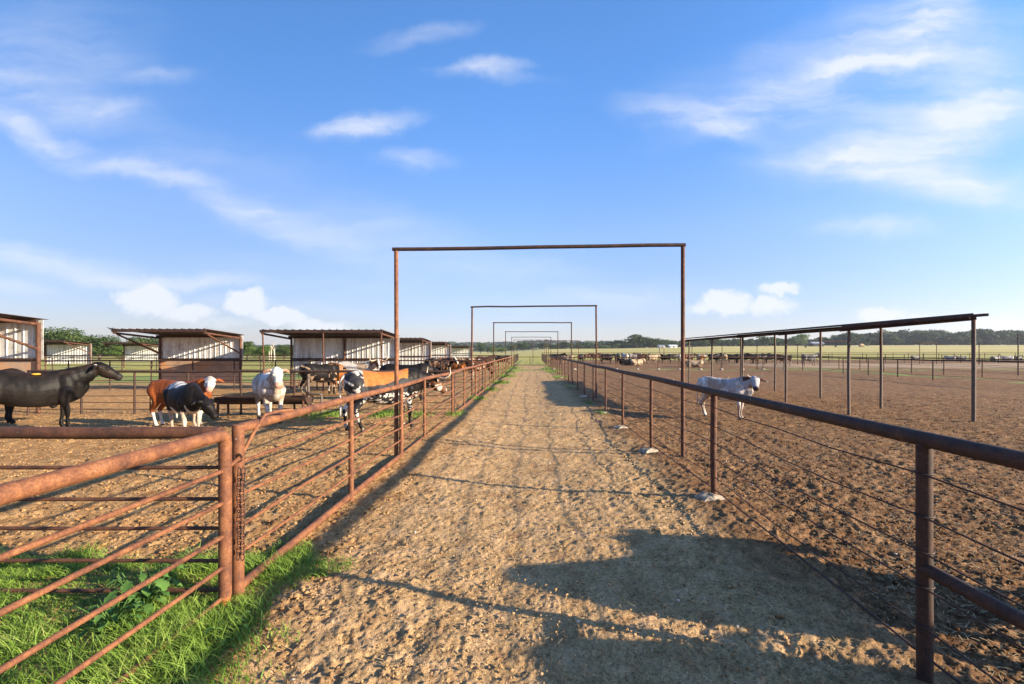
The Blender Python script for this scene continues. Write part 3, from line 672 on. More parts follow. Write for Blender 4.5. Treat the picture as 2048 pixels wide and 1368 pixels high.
def pole(px, ytop, y, r, label, m='rust_dark'):
    x = at(px, y); z = TZ(x, y); b = MB(); b.tube([(0, 0, -.2), (0, 0, zz(ytop, y)-z)], [r, r*.8], 8); b.tube([(-.12, 0, zz(ytop, y)-z-.1), (.12, 0, zz(ytop, y)-z-.1)], r*.5, 6)
    o = b.build('pipe_pole', M[m], loc=(x, y, z)); tag(o, label, 'pole', 'thin pipe poles in the far right pens')
pole(1444, 689, 43.2, .04, 'thin pipe pole in the far fence, directly behind the white calf')
pole(1514, 690, 43.2, .04, 'thin pipe pole in the far fence, between the second and third shelter posts')
pole(1595, 690, 60, .05, 'thin pipe pole in the far pens, between the middle shelter posts')
pole(1958, 690, 60, .06, 'thin pipe pole just right of the last shelter post')
pole(2036, 666, 33, .04, 'tallest thin pipe pole at the right edge of the view')
pole(1384, 692, 50, .04, 'thin pipe pole beside the near overhead frame post, among the cattle')
pole(1066, 682, 75, .05, 'thin pole standing in line with the middle of the alley', 'rust_brown')

# ------------------------------------------------------------------ open sheds
def ribbed(mb, x0, x1, z0f, z1f, y, pitch=.235, rib=.024, d=.018, thick=.010):
    """vertical ribbed sheet in the plane y, real thickness"""
    xs = [(x0, 0)]; k = x0+pitch*.5
    while k < x1-.08:
        xs += [(k-rib, 0), (k-rib*.45, -d), (k+rib*.45, -d), (k+rib, 0)]; k += pitch
    xs.append((x1, 0)); V = []
    for x, o in xs:
        t = (x-x0)/(x1-x0); a, b = z0f(t), z1f(t)
        V += [(x, y+o, a), (x, y+o, b), (x, y+o+thick, b), (x, y+o+thick, a)]
    Fc = []
    for i in range(len(xs)-1):
        for j in range(4):
            q = (j+1) % 4; Fc.append((4*i+j, 4*(i+1)+j, 4*(i+1)+q, 4*i+q))
    Fc += [(3, 2, 1, 0), tuple(4*(len(xs)-1)+j for j in range(4))]; mb.add(V, Fc)
def roofsheet(mb, c0, c1, c2, c3, pitch=.30, d=.03, th=.01):
    """c0->c1 is the edge across which ribs repeat; c3, c2 the opposite edge"""
    c0, c1, c2, c3 = map(Vector, (c0, c1, c2, c3)); L_ = (c1-c0).length; n = int(L_/pitch); V = []; st = []
    for i in range(n+1):
        k = (i+.5)*pitch/L_
        if k > .99: break
        st += [(k-.035/L_, 0), (k-.015/L_, d), (k+.015/L_, d), (k+.035/L_, 0)]
    st = [(0, 0)]+st+[(1, 0)]
    for t, o in st:
        a = c0.lerp(c1, t); b = c3.lerp(c2, t); V += [a+Vector((0, 0, o)), b+Vector((0, 0, o)), b+Vector((0, 0, o-th)), a+Vector((0, 0, o-th))]
    Fc = []
    for i in range(len(st)-1):
        for j in range(4):
            q = (j+1) % 4; Fc.append((4*i+j, 4*i+q, 4*(i+1)+q, 4*(i+1)+j))
    Fc += [(0, 1, 2, 3), tuple(4*(len(st)-1)+j for j in (3, 2, 1, 0))]; mb.add(V, Fc)
def shed(xl, xr, yw, dep, hf, hb, label, zb=.79, board=False, front=True, brace=True, mid=1.38, lw=0, mrust='rust_brown'):
    z0 = TZ((xl+xr)/2, yw); e = empty('cattle_shed', (xr, yw, z0)); tag(e, label, 'shed', 'open fronted metal cattle sheds'); W = xr-xl; m = M[mrust]
    b = MB(); roofsheet(b, (-W-.12, -dep, hf), (.06, -dep, hf), (.06, .22, hb), (-W-.12, .22, hb)); b.build('roof', M['rust_dark'], e, smooth=False)
    b = MB(); b.box(-W-.1, .04, -dep+.01, -dep+.07, hf-.115, hf-.014); b.build('beam', M['rust_dark'], e, smooth=False)
    b = MB(); b.box(-W-.1, .04, -.10, -.04, hb-.115, hb-.014); b.build('beam', M['rust_dark'], e, smooth=False)
    b = MB(); ribbed(b, -W+lw, .07, lambda t: (mid+.0 if board else zb), lambda t: hb-.02, .06); b.build('wall_sheet', M['galv'], e, smooth=False)
    b = MB(); b.tube([(-W+lw, 0, mid), (0, 0, mid)], .04, 10); b.build('rail', M['rust_dark'], e)
    if board:
        b = MB(); b.box(-W+.02, -W/2-.004, .02, .045, .28, mid-.05); b.box(-W/2+.004, -.02, .02, .045, .26, mid-.05); b.build('board_panel', M['board'], e, smooth=False)
    posts = [(-W, 0), (0, 0)]+([(-W/2, 0)] if W > 4.2 else [])
    for x, y in posts:
        b = MB(); b.tube([(x, y, -.2), (x, y, hb-.1)], .05, 12); b.build('post', m, e)
    if front:
        for x in (-W, -W*.49, -.0):
            b = MB(); b.tube([(x, -dep+.05, -.2), (x+random.gauss(0, .03), -dep+.05, 1.2), (x, -dep+.05, hf-.1)], .03, 10); b.build('post', M['rust_brown'], e)
    for x in (-W, 0):
        b = MB(); b.tube([(x, 0, hb-.15), (x, -dep, hf-.15)], .042, 10); b.build('rafter', m, e)
        if brace: b = MB(); b.tube([(x, 0, hb-.85), (x, -dep*.93, hf-.2)], .036, 10); b.build('brace', m, e)
shed(-17.6, -13.72, 12.7, 2.3, 2.80, 2.63, 'rust-framed open shed at the left edge, behind the black cow', board=True, front=False, mid=1.50)
shed(-16.75, -13.1, 20.6, 2.3, 2.62, 2.47, 'open shed with stained brown boards below its pale sheet wall', board=True, front=False)
shed(-10.9, -6.06, 20.8, 2.3, 2.60, 2.44, 'long open shed on posts with a ribbed grey wall behind the speckled cattle', lw=.05, brace=False)
shed(-11.8, -7.1, 32.4, 2.4, 2.62, 2.46, 'open metal shed just behind and right of the long ribbed shed', brace=False, front=True)
shed(-12.6, -7.8, 44.5, 2.6, 2.62, 2.44, 'third open metal shed down the left row, half hidden', brace=False)
shed(-13.0, -9.5, 73, 2.8, 2.6, 2.4, 'last and farthest open metal shed in the left row', brace=False, front=False)
shed(-41.2, -37.4, 38.7, 2.2, 2.62, 2.42, 'distant open shed with diagonal braces, near the left trees', front=False, zb=.7)
shed(-42.2, -38.4, 47.3, 2.3, 2.62, 2.42, 'distant open shed half hidden behind the boarded shed', front=False, zb=.7)

# ------------------------------------------------------------------ right shelter roof on posts
def shelter():
    e = empty('shade_roof', (8.55, 12.2, 0)); tag(e, 'long narrow metal shade roof on two rows of pipe posts in the right pen', 'shade roof')
    A = [(8.62, 12.3), (8.6, 15.3), (8.6, 18.4), (8.6, 21.5), (8.6, 24.6)]; B = [(10.72, 11.0), (10.6, 13.75), (10.6, 16.6), (10.65, 19.8), (10.65, 23.0)]
    ox, oy = 8.55, 12.2
    for i, (x, y) in enumerate(A+B):
        b = MB(); b.tube([(x-ox, y-oy, -.2), (x-ox+random.gauss(0, .01), y-oy, 1.2), (x-ox, y-oy, 2.30 if i < 5 else 2.5)], .037 if i != 5 else .043, 12); b.build('post', M['steel'], e)
    b = MB(); b.box(-.02, .06, .05, 12.6, 2.29, 2.37); b.build('beam', M['rust_dark'], e, smooth=False)
    b = MB(); b.box(2.06, 2.14, -1.2, 11.1, 2.49, 2.57); b.build('beam', M['rust_dark'], e, smooth=False)
    # sloping end purlins
    for k, (p, q) in enumerate(zip(A, B)):
        b = MB(); b.tube([(p[0]-ox-.22, p[1]-oy+.06, 2.30), (q[0]-ox+.04, q[1]-oy-.02, 2.52)], .045, 8); b.build('purlin', M['rust_dark'], e)
    b = MB(); V = []
    for x, y, z in ((-.24, -.06, 2.395), (2.18, -1.505, 2.615)):
        V += [(x, y, z), (x, y-.05, z), (x, y-.05, z-.065), (x, y, z-.065)]
    b.add(V, [(0, 1, 2, 3), (7, 6, 5, 4), (0, 4, 5, 1), (1, 5, 6, 2), (2, 6, 7, 3), (3, 7, 4, 0)]); b.build('fascia', M['rust_dark'], e, smooth=False)
    b = MB(); roofsheet(b, (-.26, 12.75, 2.40), (-.26, -.02, 2.40), (2.19, -1.47, 2.62), (2.19, 11.15, 2.62), pitch=.3, d=.032); b.build('roof', M['rust_dark'], e, smooth=False)
shelter()

# ------------------------------------------------------------------ troughs and pipework
def trough(x0, x1, y, z, r, label, legs=True, m='rust_dark'):
    e = empty('feed_trough', ((x0+x1)/2, y, 0)); tag(e, label, 'trough'); W = (x1-x0)/2; V = []; b = MB(); n = 12
    for x in (-W, W):
        for rr in (r, r-.015):
            for i in range(n+1):
                a = math.pi+math.pi*i/n; V.append((x, math.cos(a)*rr, z+math.sin(a)*rr*.85))
    Fc = []; k = n+1
    for i in range(n):
        Fc += [(i, i+1, 2*k+i+1, 2*k+i), (k+i, 3*k+i, 3*k+i+1, k+i+1)]
    Fc += [(0, 2*k, 3*k, k), (n, k+n, 3*k+n, 2*k+n)]
    for o in (0, 2*k): Fc += [tuple(o+k+i for i in range(k))] + [(o+i, o+k+i, o+k+i+1, o+i+1) for i in range(n)]
    b.add(V, Fc); b.build('basin', M[m], e, smooth=False)
    if legs:
        for x in (-W*.93, W*.93):
            for s in (-1, 1):
                b = MB(); b.tube([(x, s*r*.8, z-.05), (x, s*r*.9, -.1)], .03, 8); b.build('leg', M['rust_brown'], e)
trough(at(440, 12.0), at(620, 12.0), 12.0, .53, .24, 'dark half round feed trough standing behind the white spotted calf')
trough(at(862, 24.5), at(896, 24.5), 24.5, .62, .3, 'grey feed trough below the far cattle, left of the alley')
trough(at(900, 34), at(942, 34), 34, .95, .4, 'dark feed trough beyond the orange cow')
def hydrant():
    x = at(624, 12.3); e = empty('water_pipe', (x, 12.1, 0)); tag(e, 'grey water pipe with an elbow beside the trough end', 'pipe')
    b = MB(); b.tube([(0, 0, -.1), (0, 0, 1.12)], .035, 10); b.build('standpipe', M['steel'], e)
    b = MB(); b.tube([(0, 0, .60), (.28, -.02, .60), (.34, -.02, .58), (.36, -.02, .52), (.37, -.02, -.1)], .028, 10); b.build('elbow_pipe', M['steel'], e)
    b = MB(); b.tube([(-.05, 0, .60), (.05, 0, .60)], .05, 10); b.tube([(0, 0, .55), (0, 0, .65)], .048, 10); b.build('fitting', M['rust_dark'], e)
hydrant()

# ------------------------------------------------------------------ trees
def crown_mesh(name, seed, nl, nleaf, size, m, flat=1.0, low=.12):
    g = np.random.default_rng(seed); L_ = []
    for i in range(nl):
        a = g.uniform(0, 6.28); r = g.uniform(0, .36)**.9*1.0; z = g.uniform(.36, .84); k = 1-abs(z-.5)*.9
        L_.append((math.cos(a)*r*k, math.sin(a)*r*k, z, g.uniform(.10, .20)))
    L_.append((0, 0, .6, .26)); L_.append((.12, .05, low+.22, .16)); L_.append((-.16, -.02, low+.25, .15))
    L_ = np.array(L_); pr = L_[:, 3]**2; pick = g.choice(len(L_), nleaf, p=pr/pr.sum())
    d = g.normal(0, 1, (nleaf, 3)); d /= np.linalg.norm(d, axis=1)[:, None]
    rad = L_[pick, 3]*g.uniform(.55, 1.12, nleaf)**.6*(1+.25*np.sin(d[:, 0]*9+pick)*np.cos(d[:, 2]*8))
    C = L_[pick, :3]+d*rad[:, None]*np.array([1, 1, .8*flat]); C[:, 2] = np.maximum(C[:, 2], low+.1*g.uniform(0, 1, nleaf))
    nrm = d+g.normal(0, .7, (nleaf, 3)); nrm /= np.linalg.norm(nrm, axis=1)[:, None]
    t = np.cross(nrm, g.normal(0, 1, (nleaf, 3))); t /= np.linalg.norm(t, axis=1)[:, None]; b = np.cross(nrm, t); s = size*g.uniform(.5, 1.3, nleaf)[:, None]
    V = np.stack([C-t*s, C-b*s*.6, C+t*s, C+b*s*.6], 1)
    V[..., 2] -= 0; mx = np.percentile(V[..., 2], 99.7); V[..., 2] /= mx
    wd = np.percentile(np.abs(V[..., :2]), 99.5)*2; V[..., :2] /= wd
    return V.reshape(-1, 3), np.arange(4*nleaf).reshape(-1, 4), m, name
def mk(c): return npmesh(c[3], c[0], c[1], c[2])
def trunk_mesh(seed):
    g = random.Random(seed); b = MB(); b.tube([(0, 0, -.05), (.01, 0, .12), (.0, .01, .3), (.02, 0, .6)], [.045, .032, .028, .012], 8)
    for i in range(6):
        a = i*1.1+g.random(); z = .14+.05*i; b.tube([(0, 0, z), (math.cos(a)*.12, math.sin(a)*.12, z+.12), (math.cos(a)*.27, math.sin(a)*.27, z+.27)], [.017, .012, .005], 6)
    return b.mesh('trunk', M['bark'])
NEARC = [mk(crown_mesh('crown', s, 22, 6500, .021, M['leaf'], low=.10)) for s in (1, 2, 3)]
NEARL = [mk(crown_mesh('crown', s, 22, 5500, .022, M['leaf_light'], low=.06)) for s in (4, 5)]
FARC = [mk(crown_mesh('crown', s, 12, 1300, .042, M['leaf'], low=.12)) for s in (11, 12, 13)]
FARL = [mk(crown_mesh('crown', s, 10, 1000, .045, M['leaf_light'], low=.02)) for s in (14, 15)]
TR = [trunk_mesh(i) for i in (1, 2, 3)]
def tree(px, wpx, top, Y, kind, label, group):
    x = at(px, Y); z = TZ(x, Y); h = zz(top, Y)-z; wd = wpx/F*Y
    e = empty('tree', (x, Y, z)); tag(e, label, 'tree', group)
    c = random.choice(kind); link('crown', c, e, rz=random.uniform(0, 6.28), sc=(wd, wd, h)); k = max(wd*.8, h*.7)
    link('trunk', random.choice(TR), e, rz=random.uniform(0, 6), sc=(k, k, h))
g1 = 'trees behind the left sheds'
tree(122, 92, 656, 84, NEARC, 'tallest dark oak tree on the left, behind the distant braced shed', g1)
tree(200, 82, 671, 88, NEARC, 'broad dark tree between the two distant left sheds', g1)
tree(160, 60, 672, 100, NEARL, 'smaller lighter tree tucked between the tallest oak and the broad dark tree', g1)
tree(240, 50, 690, 84, NEARL, 'low bushy green tree beside the broad dark tree', g1)
tree(290, 75, 673, 90, NEARC, 'dark tree rising behind the roof of the boarded shed', g1)
tree(60, 80, 668, 95, NEARC, 'tree mostly hidden behind the leftmost shed', g1)
tree(494, 40, 683, 95, NEARC, 'dark tree just right of the boarded shed', g1)
tree(520, 50, 690, 92, NEARL, 'light olive-green tree between the boarded shed and the long ribbed shed', g1)
tree(568, 40, 690, 95, NEARC, 'round dark tree against the left end of the long ribbed shed', g1)
tree(590, 40, 697, 120, NEARC, 'tree hidden behind the left corner of the long ribbed shed', g1)
tree(420, 60, 690, 100, NEARC, 'tree hidden behind the boarded shed wall', g1)
g2 = 'trees along the far pasture'
for px, wp, top, Y, kd, lb in [
    (961, 22, 685, 330, FARC, 'dark round tree beyond the last left shed'), (984, 30, 694, 330, FARL, 'light green bushy tree right of the dark round tree'), (1003, 22, 695, 335, FARL, 'low green bushy tree beside the third overhead frame post'),
    (1026, 24, 689, 360, FARC, 'dark tree seen left of the alley end'), (1047, 30, 684, 370, FARC, 'tall spreading tree at the end of the alley'), (1088, 30, 686, 370, FARC, 'dark tree just right of the pole at the alley end'),
    (1116, 20, 688, 400, FARC, 'tree behind the second overhead frame, right of the alley'), (1133, 26, 683, 400, FARC, 'spreading tree with visible trunk right of the alley'), (1156, 22, 688, 420, FARC, 'small tree behind the right pen fence frame'),
    (1176, 20, 689, 430, FARC, 'small tree just left of the second frame right post'), (1196, 16, 685, 430, FARC, 'round tree right of the second overhead frame'), (1212, 20, 690, 430, FARL, 'low tree between the round tree and the dark oaks'),
    (1235, 34, 680, 360, FARC, 'leftmost and lowest of the three big dark oaks in the pasture'), (1273, 48, 669, 360, FARC, 'tallest of the big dark oaks in the pasture'), (1303, 38, 674, 362, FARC, 'rightmost of the three big dark oaks in the pasture'),
    (1330, 22, 682, 380, FARC, 'small round tree between the dark oaks and the first frame post'), (1349, 14, 683, 390, FARC, 'tiny tree beside the right post of the nearest frame'),
    (1390, 22, 678, 350, FARC, 'tree behind the far end of the shade roof'), (1407, 26, 675, 350, FARC, 'rounded tree between the two farthest shelter posts'), (1432, 26, 675, 352, FARC, 'tree just right of the second farthest shelter post'),
    (1455, 14, 678, 380, FARC, 'small pointed tree under the middle of the shade roof'), (1471, 18, 676, 380, FARC, 'thin airy tree under the middle of the shade roof'), (1502, 18, 677, 370, FARC, 'round tree left of the third shelter post'),
    (1532, 36, 671, 340, FARC, 'broad tree with two trunks under the shade roof'), (1560, 26, 677, 370, FARC, 'tree behind the pair of middle shelter posts'), (1585, 28, 674, 390, FARC, 'tree left of the dark barn'), (1604, 30, 668, 400, FARL, 'pale green tall tree above the dark barn'), (1648, 36, 674, 420, FARC, 'wide tree right of the dark barn'), (1676, 30, 670, 430, FARC, 'tree at the left end of the dark woodland')]:
    tree(px, wp*1.15, top, Y, kd, lb, g2)
def merged(name, items, m, label, cat):
    Vs, Fs, o = [], [], 0
    for (V, Fq), x, y, z, wd, h, a in items:
        c, s = math.cos(a), math.sin(a); Q = np.stack([(V[:, 0]*c-V[:, 1]*s)*wd+x, (V[:, 0]*s+V[:, 1]*c)*wd+y, V[:, 2]*h+z], -1); Vs.append(Q); Fs.append(Fq+o); o += len(V)
    ob = link(name, npmesh(name, np.concatenate(Vs), np.concatenate(Fs), m)); tag(ob, label, cat, kind='stuff')
bl = [crown_mesh('c', 30+i, 9, 900, .05, None, low=0)[:2] for i in range(4)]
it = []
for i in range(230):
    Y = random.uniform(400, 470); px = 1680+i*2.15+random.uniform(-8, 8)+random.uniform(0, 0); x = at(px, Y)
    top = 671-7*sst(1690, 1790, np.array(px))+random.gauss(0, 3.4)+2.2*math.sin(px/23)+1.2*math.sin(px/7)+2*(i % 7 == 0); z = TZ(x, Y); it.append((bl[i % 4], x, Y, z-.6, random.uniform(14, 24), zz(float(top), Y)-z, random.random()*6))
merged('woodland', it, M['leaf_far'], 'dense dark green woodland along the horizon on the right', 'woodland')
bs = [crown_mesh('c', 40+i, 6, 130, .14, None, low=0)[:2] for i in range(4)]
it = []
for i in range(1500):
    Y = random.choice((random.uniform(640, 900), random.uniform(900, 1550), random.uniform(1300, 1550))); u = random.uniform(-.75, .62); x = u*Y; n_ = float(fbm(np.array([x*.004]), np.array([Y*.006]), 5, 3)[0])
    if n_ < .04 and Y < 1300: continue
    it.append((bs[i % 4], x, Y, TZ(x, Y)-.5, random.uniform(14, 30), random.uniform(7, 12), random.random()*6))
for i in range(150):
    Y = random.uniform(440, 520); px = random.uniform(1100, 1700); x = at(px, Y); it.append((bs[i % 4], x, Y, TZ(x, Y)-.5, random.uniform(12, 20), random.uniform(5, 9), 1.0))
for i in range(90):
    Y = random.uniform(150, 210); px = random.uniform(-60, 930); x = at(px, Y); it.append((bs[i % 4], x, Y, TZ(x, Y)-.5, random.uniform(7, 12), random.uniform(2.5, 4.5), 1.0))
merged('far_trees', it, M['leaf_far'], 'hazy tree cover on the far hills and hedgerows', 'far trees')
def dead_tree():
    Y = 80; e = empty('dead_tree', (at(549, Y), Y, 0)); tag(e, 'bare bleached dead tree left of the long ribbed shed', 'tree')
    b = MB(); b.tube([(0, 0, -.1), (0, 0, .9), (-.05, 0, 1.9), (-.4, 0, 2.3), (-.75, 0, 2.75)], [.16, .12, .10, .07, .05], 8); b.tube([(-.35, 0, 2.25), (-.2, 0, 2.9), (.1, 0, 3.5)], [.06, .04, .015], 6); b.tube([(0, 0, 1.7), (.05, 0, 2.6)], [.07, .02], 6); b.build('trunk', M['pale_wood'], e)
dead_tree()
for px, t, lb in ((542.5, 692, 'taller pale wooden pole beside the bare dead tree'), (538.5, 703, 'shorter pale wooden pole beside the bare dead tree')):
    b = MB(); b.tube([(0, 0, -.1), (0, 0, zz(t, 80))], [.09, .07], 8); b.tube([(0, 0, zz(t, 80)-.02), (0, 0, zz(t, 80)+.04)], [.08, .05], 8); o = b.build('wooden_pole', M['pale_wood'], loc=(at(px, 80), 80, 0)); tag(o, lb, 'pole')

# far buildings
def house(px, Y, wpx, hpx, label, wm, rm, nm='house'):
    x = at(px, Y); W = wpx/F*Y/2; h = hpx/F*Y; z = TZ(x, Y); e = empty(nm, (x, Y, z)); tag(e, label, 'building')
    b = MB(); b.box(-W, W, -3, 3, -.5, h*.62); b.build('wall', wm, e, smooth=False)
    b = MB(); b.add([(-W-.4, -3.5, h*.6), (W+.4, -3.5, h*.6), (W+.4, 3.5, h*.6), (-W-.4, 3.5, h*.6), (-W-.4, 0, h), (W+.4, 0, h)], [(0, 1, 5, 4), (2, 3, 4, 5), (0, 4, 3), (1, 2, 5), (3, 2, 1, 0)]); b.build('roof', rm, e, smooth=False)
    b = MB(); b.box(-W*.15, W*.15, -3.02, -2.9, -.3, h*.45); b.build('door', M['blackrubber'], e, smooth=False)
house(1322, 340, 11, 6, 'small white farm building right of the three dark oaks', M['white_wall'], M['grey_roof'])
house(1345, 330, 14, 6, 'low white building left of the nearest frame right post', M['white_wall'], M['white_wall'])
house(1632, 330, 22, 9, 'dark barn among the trees under the shade roof', M['blackrubber'], M['grey_roof'], 'barn')
def bale():
    Y = 300; x = at(1723, Y); b = MB(); b.tube([(-1.0, 0, .9), (1.0, 0, .9)], 1.0, 16); o = b.build('hay_bale', M['straw'], loc=(x, Y, TZ(x, Y))); o.scale = (1.2, 1, 1.1); tag(o, 'round tan hay bale in the pasture before the dark woodland', 'hay bale')
bale()

# ------------------------------------------------------------------ cattle
def catmull(p, n=4):
    p = [np.array(q, float) for q in p]; p = [2*p[0]-p[1]]+p+[2*p[-1]-p[-2]]; o = []
    for i in range(1, len(p)-2):
        for j in range(n):
            t = j/n; o.append(.5*((2*p[i])+(-p[i-1]+p[i+1])*t+(2*p[i-1]-5*p[i]+4*p[i+1]-p[i+2])*t*t+(-p[i-1]+3*p[i]-3*p[i+1]+p[i+2])*t**3))
    o.append(p[-2]); return o
def limb(mb, st, seg=12):
    """st: (x,y,z,r) smooth tapered limb"""
    q = catmull(st, 4); mb.tube([a[:3] for a in q], [max(.012, a[3]) for a in q], seg)
    for s in st: mb.ell(s[:3], (s[3],)*3, None, 10, 7)
TORSO = [(-.80, 1.14, .95, .06), (-.77, 1.20, .86, .14), (-.68, 1.27, .74, .215), (-.52, 1.31, .66, .255), (-.34, 1.295, .62, .265), (-.12, 1.265, .55, .305), (.12, 1.255, .52, .315), (.34, 1.275, .53, .285), (.52, 1.32, .55, .235), (.64, 1.32, .58, .205), (.76, 1.26, .64, .165), (.85, 1.16, .72, .11), (.89, 1.06, .80, .05)]
def cow_mesh(name, coat, head=(1.10, 0, 1.40), face=(.75, 0, -.6), legs=(0, 0, 0, 0), voxel=.019, fat=1.0, lying=False, ear=1.0, horn=None, bend=0, seed=1, gaunt=1):
    b = MB(); dz = -.52 if lying else 0
    q = catmull(TORSO, 3); rings = []
    for (x, zt, zb, w_) in q:
        c, hh = (zt+zb)/2+dz, (zt-zb)/2; rg = []
        for k in range(24):
            t = 2*math.pi*k/24; cx, sx = math.cos(t), math.sin(t); sq = .86
            yv = math.copysign(abs(cx)**sq, cx)*w_*fat*(1-.20*max(0, sx)*(1 if abs(x) < .6 else .6)); zv = math.copysign(abs(sx)**.9, sx)*hh
            rg.append((x, yv+bend*max(0, x)**2*.35, c+zv))
        rings.append(rg)
    b.loft(rings)
    hd = Vector(head); hd.z += dz; fc = Vector(face).normalized()
    # hip and shoulder masses, spine
    for s in (-1, 1):
        b.ell((-.60, s*.14, 1.00+dz), (.19, .11, .25), None, 12, 8)
        b.ell((.57, s*.125, .93+dz), (.17, .10, .30), None, 12, 8)
    if not lying:
        for i, (s, fx) in enumerate(((-1, .55), (1, .55))):
            o = legs[i]
            limb(b, [(fx+.02, s*.155, .86, .125), (fx-.01, s*.165, .70, .088), (fx+o*.3, s*.16, .54, .062), (fx+.01+o*.55, s*.155, .40, .054), (fx+o*.8, s*.15, .26, .034), (fx-.005+o*.95, s*.15, .13, .040), (fx+.03+o, s*.15, .06, .040)])
            b.tube([(fx+.03+o, s*.15, .085), (fx+.045+o, s*.15, .0)], [.043, .055], 10)
        for i, s in enumerate((-1, 1)):
            o = legs[2+i]; fx = -.60
            limb(b, [(fx+.02, s*.15, 1.00, .175), (fx+.10+o*.1, s*.175, .80, .135), (fx+.06+o*.25, s*.17, .64, .088), (fx-.08+o*.5, s*.155, .47, .056), (fx-.07+o*.65, s*.15, .40, .050), (fx-.04+o*.8, s*.15, .26, .036), (fx-.01+o*.95, s*.15, .13, .042), (fx+.02+o, s*.15, .06, .042)])
            b.tube([(fx+.02+o, s*.15, .085), (fx+.035+o, s*.15, .0)], [.045, .057], 10)
    else:
        for s in (-1, 1):
            limb(b, [(.55, s*.18, .34, .12), (.70, s*.24, .14, .07), (.50, s*.26, .07, .045), (.38, s*.25, .05, .045)]); limb(b, [(-.5, s*.2, .42, .18), (-.2, s*.30, .22, .11), (-.5, s*.34, .08, .06), (-.25, s*.36, .05, .05)])
    # neck
    nb = Vector((.60, 0+bend*.1, 1.06+dz)); mid = nb.lerp(hd, .52)+Vector((0, 0, -.035))
    for t_, r_ in ((0, .245), (.15, .24), (.35, .215), (.55, .18), (.75, .15), (.92, .13)):
        p = nb.lerp(mid, t_/.5) if t_ < .5 else mid.lerp(hd, (t_-.5)/.5); b.ell(p, (r_*.95, r_*.66, r_*1.12), None, 12, 8)
    limb(b, [(.78, 0, .80+dz, .10), (.88, 0, .90+dz, .07), tuple(nb.lerp(hd, .55)-Vector((0, 0, .15)))+(.045,)])
    # head along the face axis
    up = Vector((0, 0, 1)); up = (up-fc*up.dot(fc)).normalized(); side = fc.cross(up).normalized(); rings = []
    HS = [(-.09, .03, .04, .0), (-.07, .08, .08, .0), (.0, .122, .115, -.01), (.08, .130, .138, -.03), (.16, .118, .142, -.045), (.24, .095, .125, -.052), (.32, .084, .100, -.050), (.39, .088, .088, -.050), (.44, .084, .076, -.052), (.475, .045, .045, -.054)]
    for t_, w_, h_, o_ in [tuple(v) for v in catmull(HS, 3)]:
        c = hd+fc*t_+up*o_; rings.append([tuple(c+side*(math.cos(2*math.pi*k/16)*w_)+up*(math.sin(2*math.pi*k/16)*h_)) for k in range(16)])
    b.loft(rings)
    for s in (-1, 1):
        e0 = hd+fc*.0+side*(s*.08)+up*.02; e1 = hd-fc*.05+side*(s*.21)-up*.02; e2 = hd-fc*.02+side*(s*.33*ear)-up*.09
        for t_, r_ in ((0, .04), (.2, .055), (.4, .068), (.6, .066), (.8, .05), (1, .024)):
            p = e0.lerp(e1, min(1, t_*2)) if t_ < .5 else e1.lerp(e2, (t_-.5)*2)
            b.ell(p, (max(.019, r_*.5), max(.02, r_*.9), r_*.75), None, 10, 6)
        b.ell(hd+fc*.15+side*(s*.098)+up*.035, (.035, .03, .03), None, 8, 6)
    # tail
    if not lying: limb(b, [(-.77, 0, 1.22, .035), (-.85, .01, 1.10, .026), (-.875, .015, .85, .020), (-.86, .01, .62, .022), (-.86, .02, .46, .034), (-.86, .02, .34, .02)], 8)
    ob = bpy.data.objects.new('tmp', b.mesh('tmp', None)); COL.objects.link(ob)
    r = ob.modifiers.new('r', 'REMESH'); r.mode = 'VOXEL'; r.voxel_size = voxel; r.use_smooth_shade = True
    sm_ = ob.modifiers.new('s', 'SMOOTH'); sm_.factor = .5; sm_.iterations = 4 if voxel < .025 else 2
    dg = bpy.context.evaluated_depsgraph_get(); me = bpy.data.meshes.new_from_object(ob.evaluated_get(dg)); bpy.data.objects.remove(ob)
    me.name = name; me.materials.clear(); me.materials.append(M['coat'])
    n = len(me.vertices); P = np.empty(n*3); NV = np.empty(n*3); me.vertices.foreach_get('co', P); me.vertices.foreach_get('normal', NV); P = P.reshape(-1, 3); NV = NV.reshape(-1, 3)
    amp = np.clip((P[:, 2]-.45)/.3, .15, 1)*.014; ds = fbm(P[:, 0]*5+P[:, 1]*2.5, P[:, 2]*4-P[:, 1]*3, 200+seed, 3)+.5*fbm(P[:, 0]*15+P[:, 1]*6, P[:, 2]*5, 230+seed, 2)*(np.abs(P[:, 0]) < .5)
    me.vertices.foreach_set('co', (P+NV*(ds*amp)[:, None]).ravel()); me.update()
    P = np.empty(n*3); me.vertices.foreach_get('co', P); P = P.reshape(-1, 3)
    rel = P-np.array(hd); hx = rel@np.array(fc); hr_ = np.linalg.norm(rel-hx[:, None]*np.array(fc), axis=1); side_ = rel@np.array(side)
    me['hd'] = list(hd); me['fc'] = list(fc); me['up'] = list(up); me['sd'] = list(side)
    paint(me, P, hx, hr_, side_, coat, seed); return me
BLK = (.009, .0075, .007); RED = (.20, .055, .015); WHT = (.62, .58, .52); GRY = (.20, .20, .21); DBR = (.075, .035, .018); ORG = (.40, .14, .035); CRM = (.42, .31, .20); PNK = (.48, .25, .19)
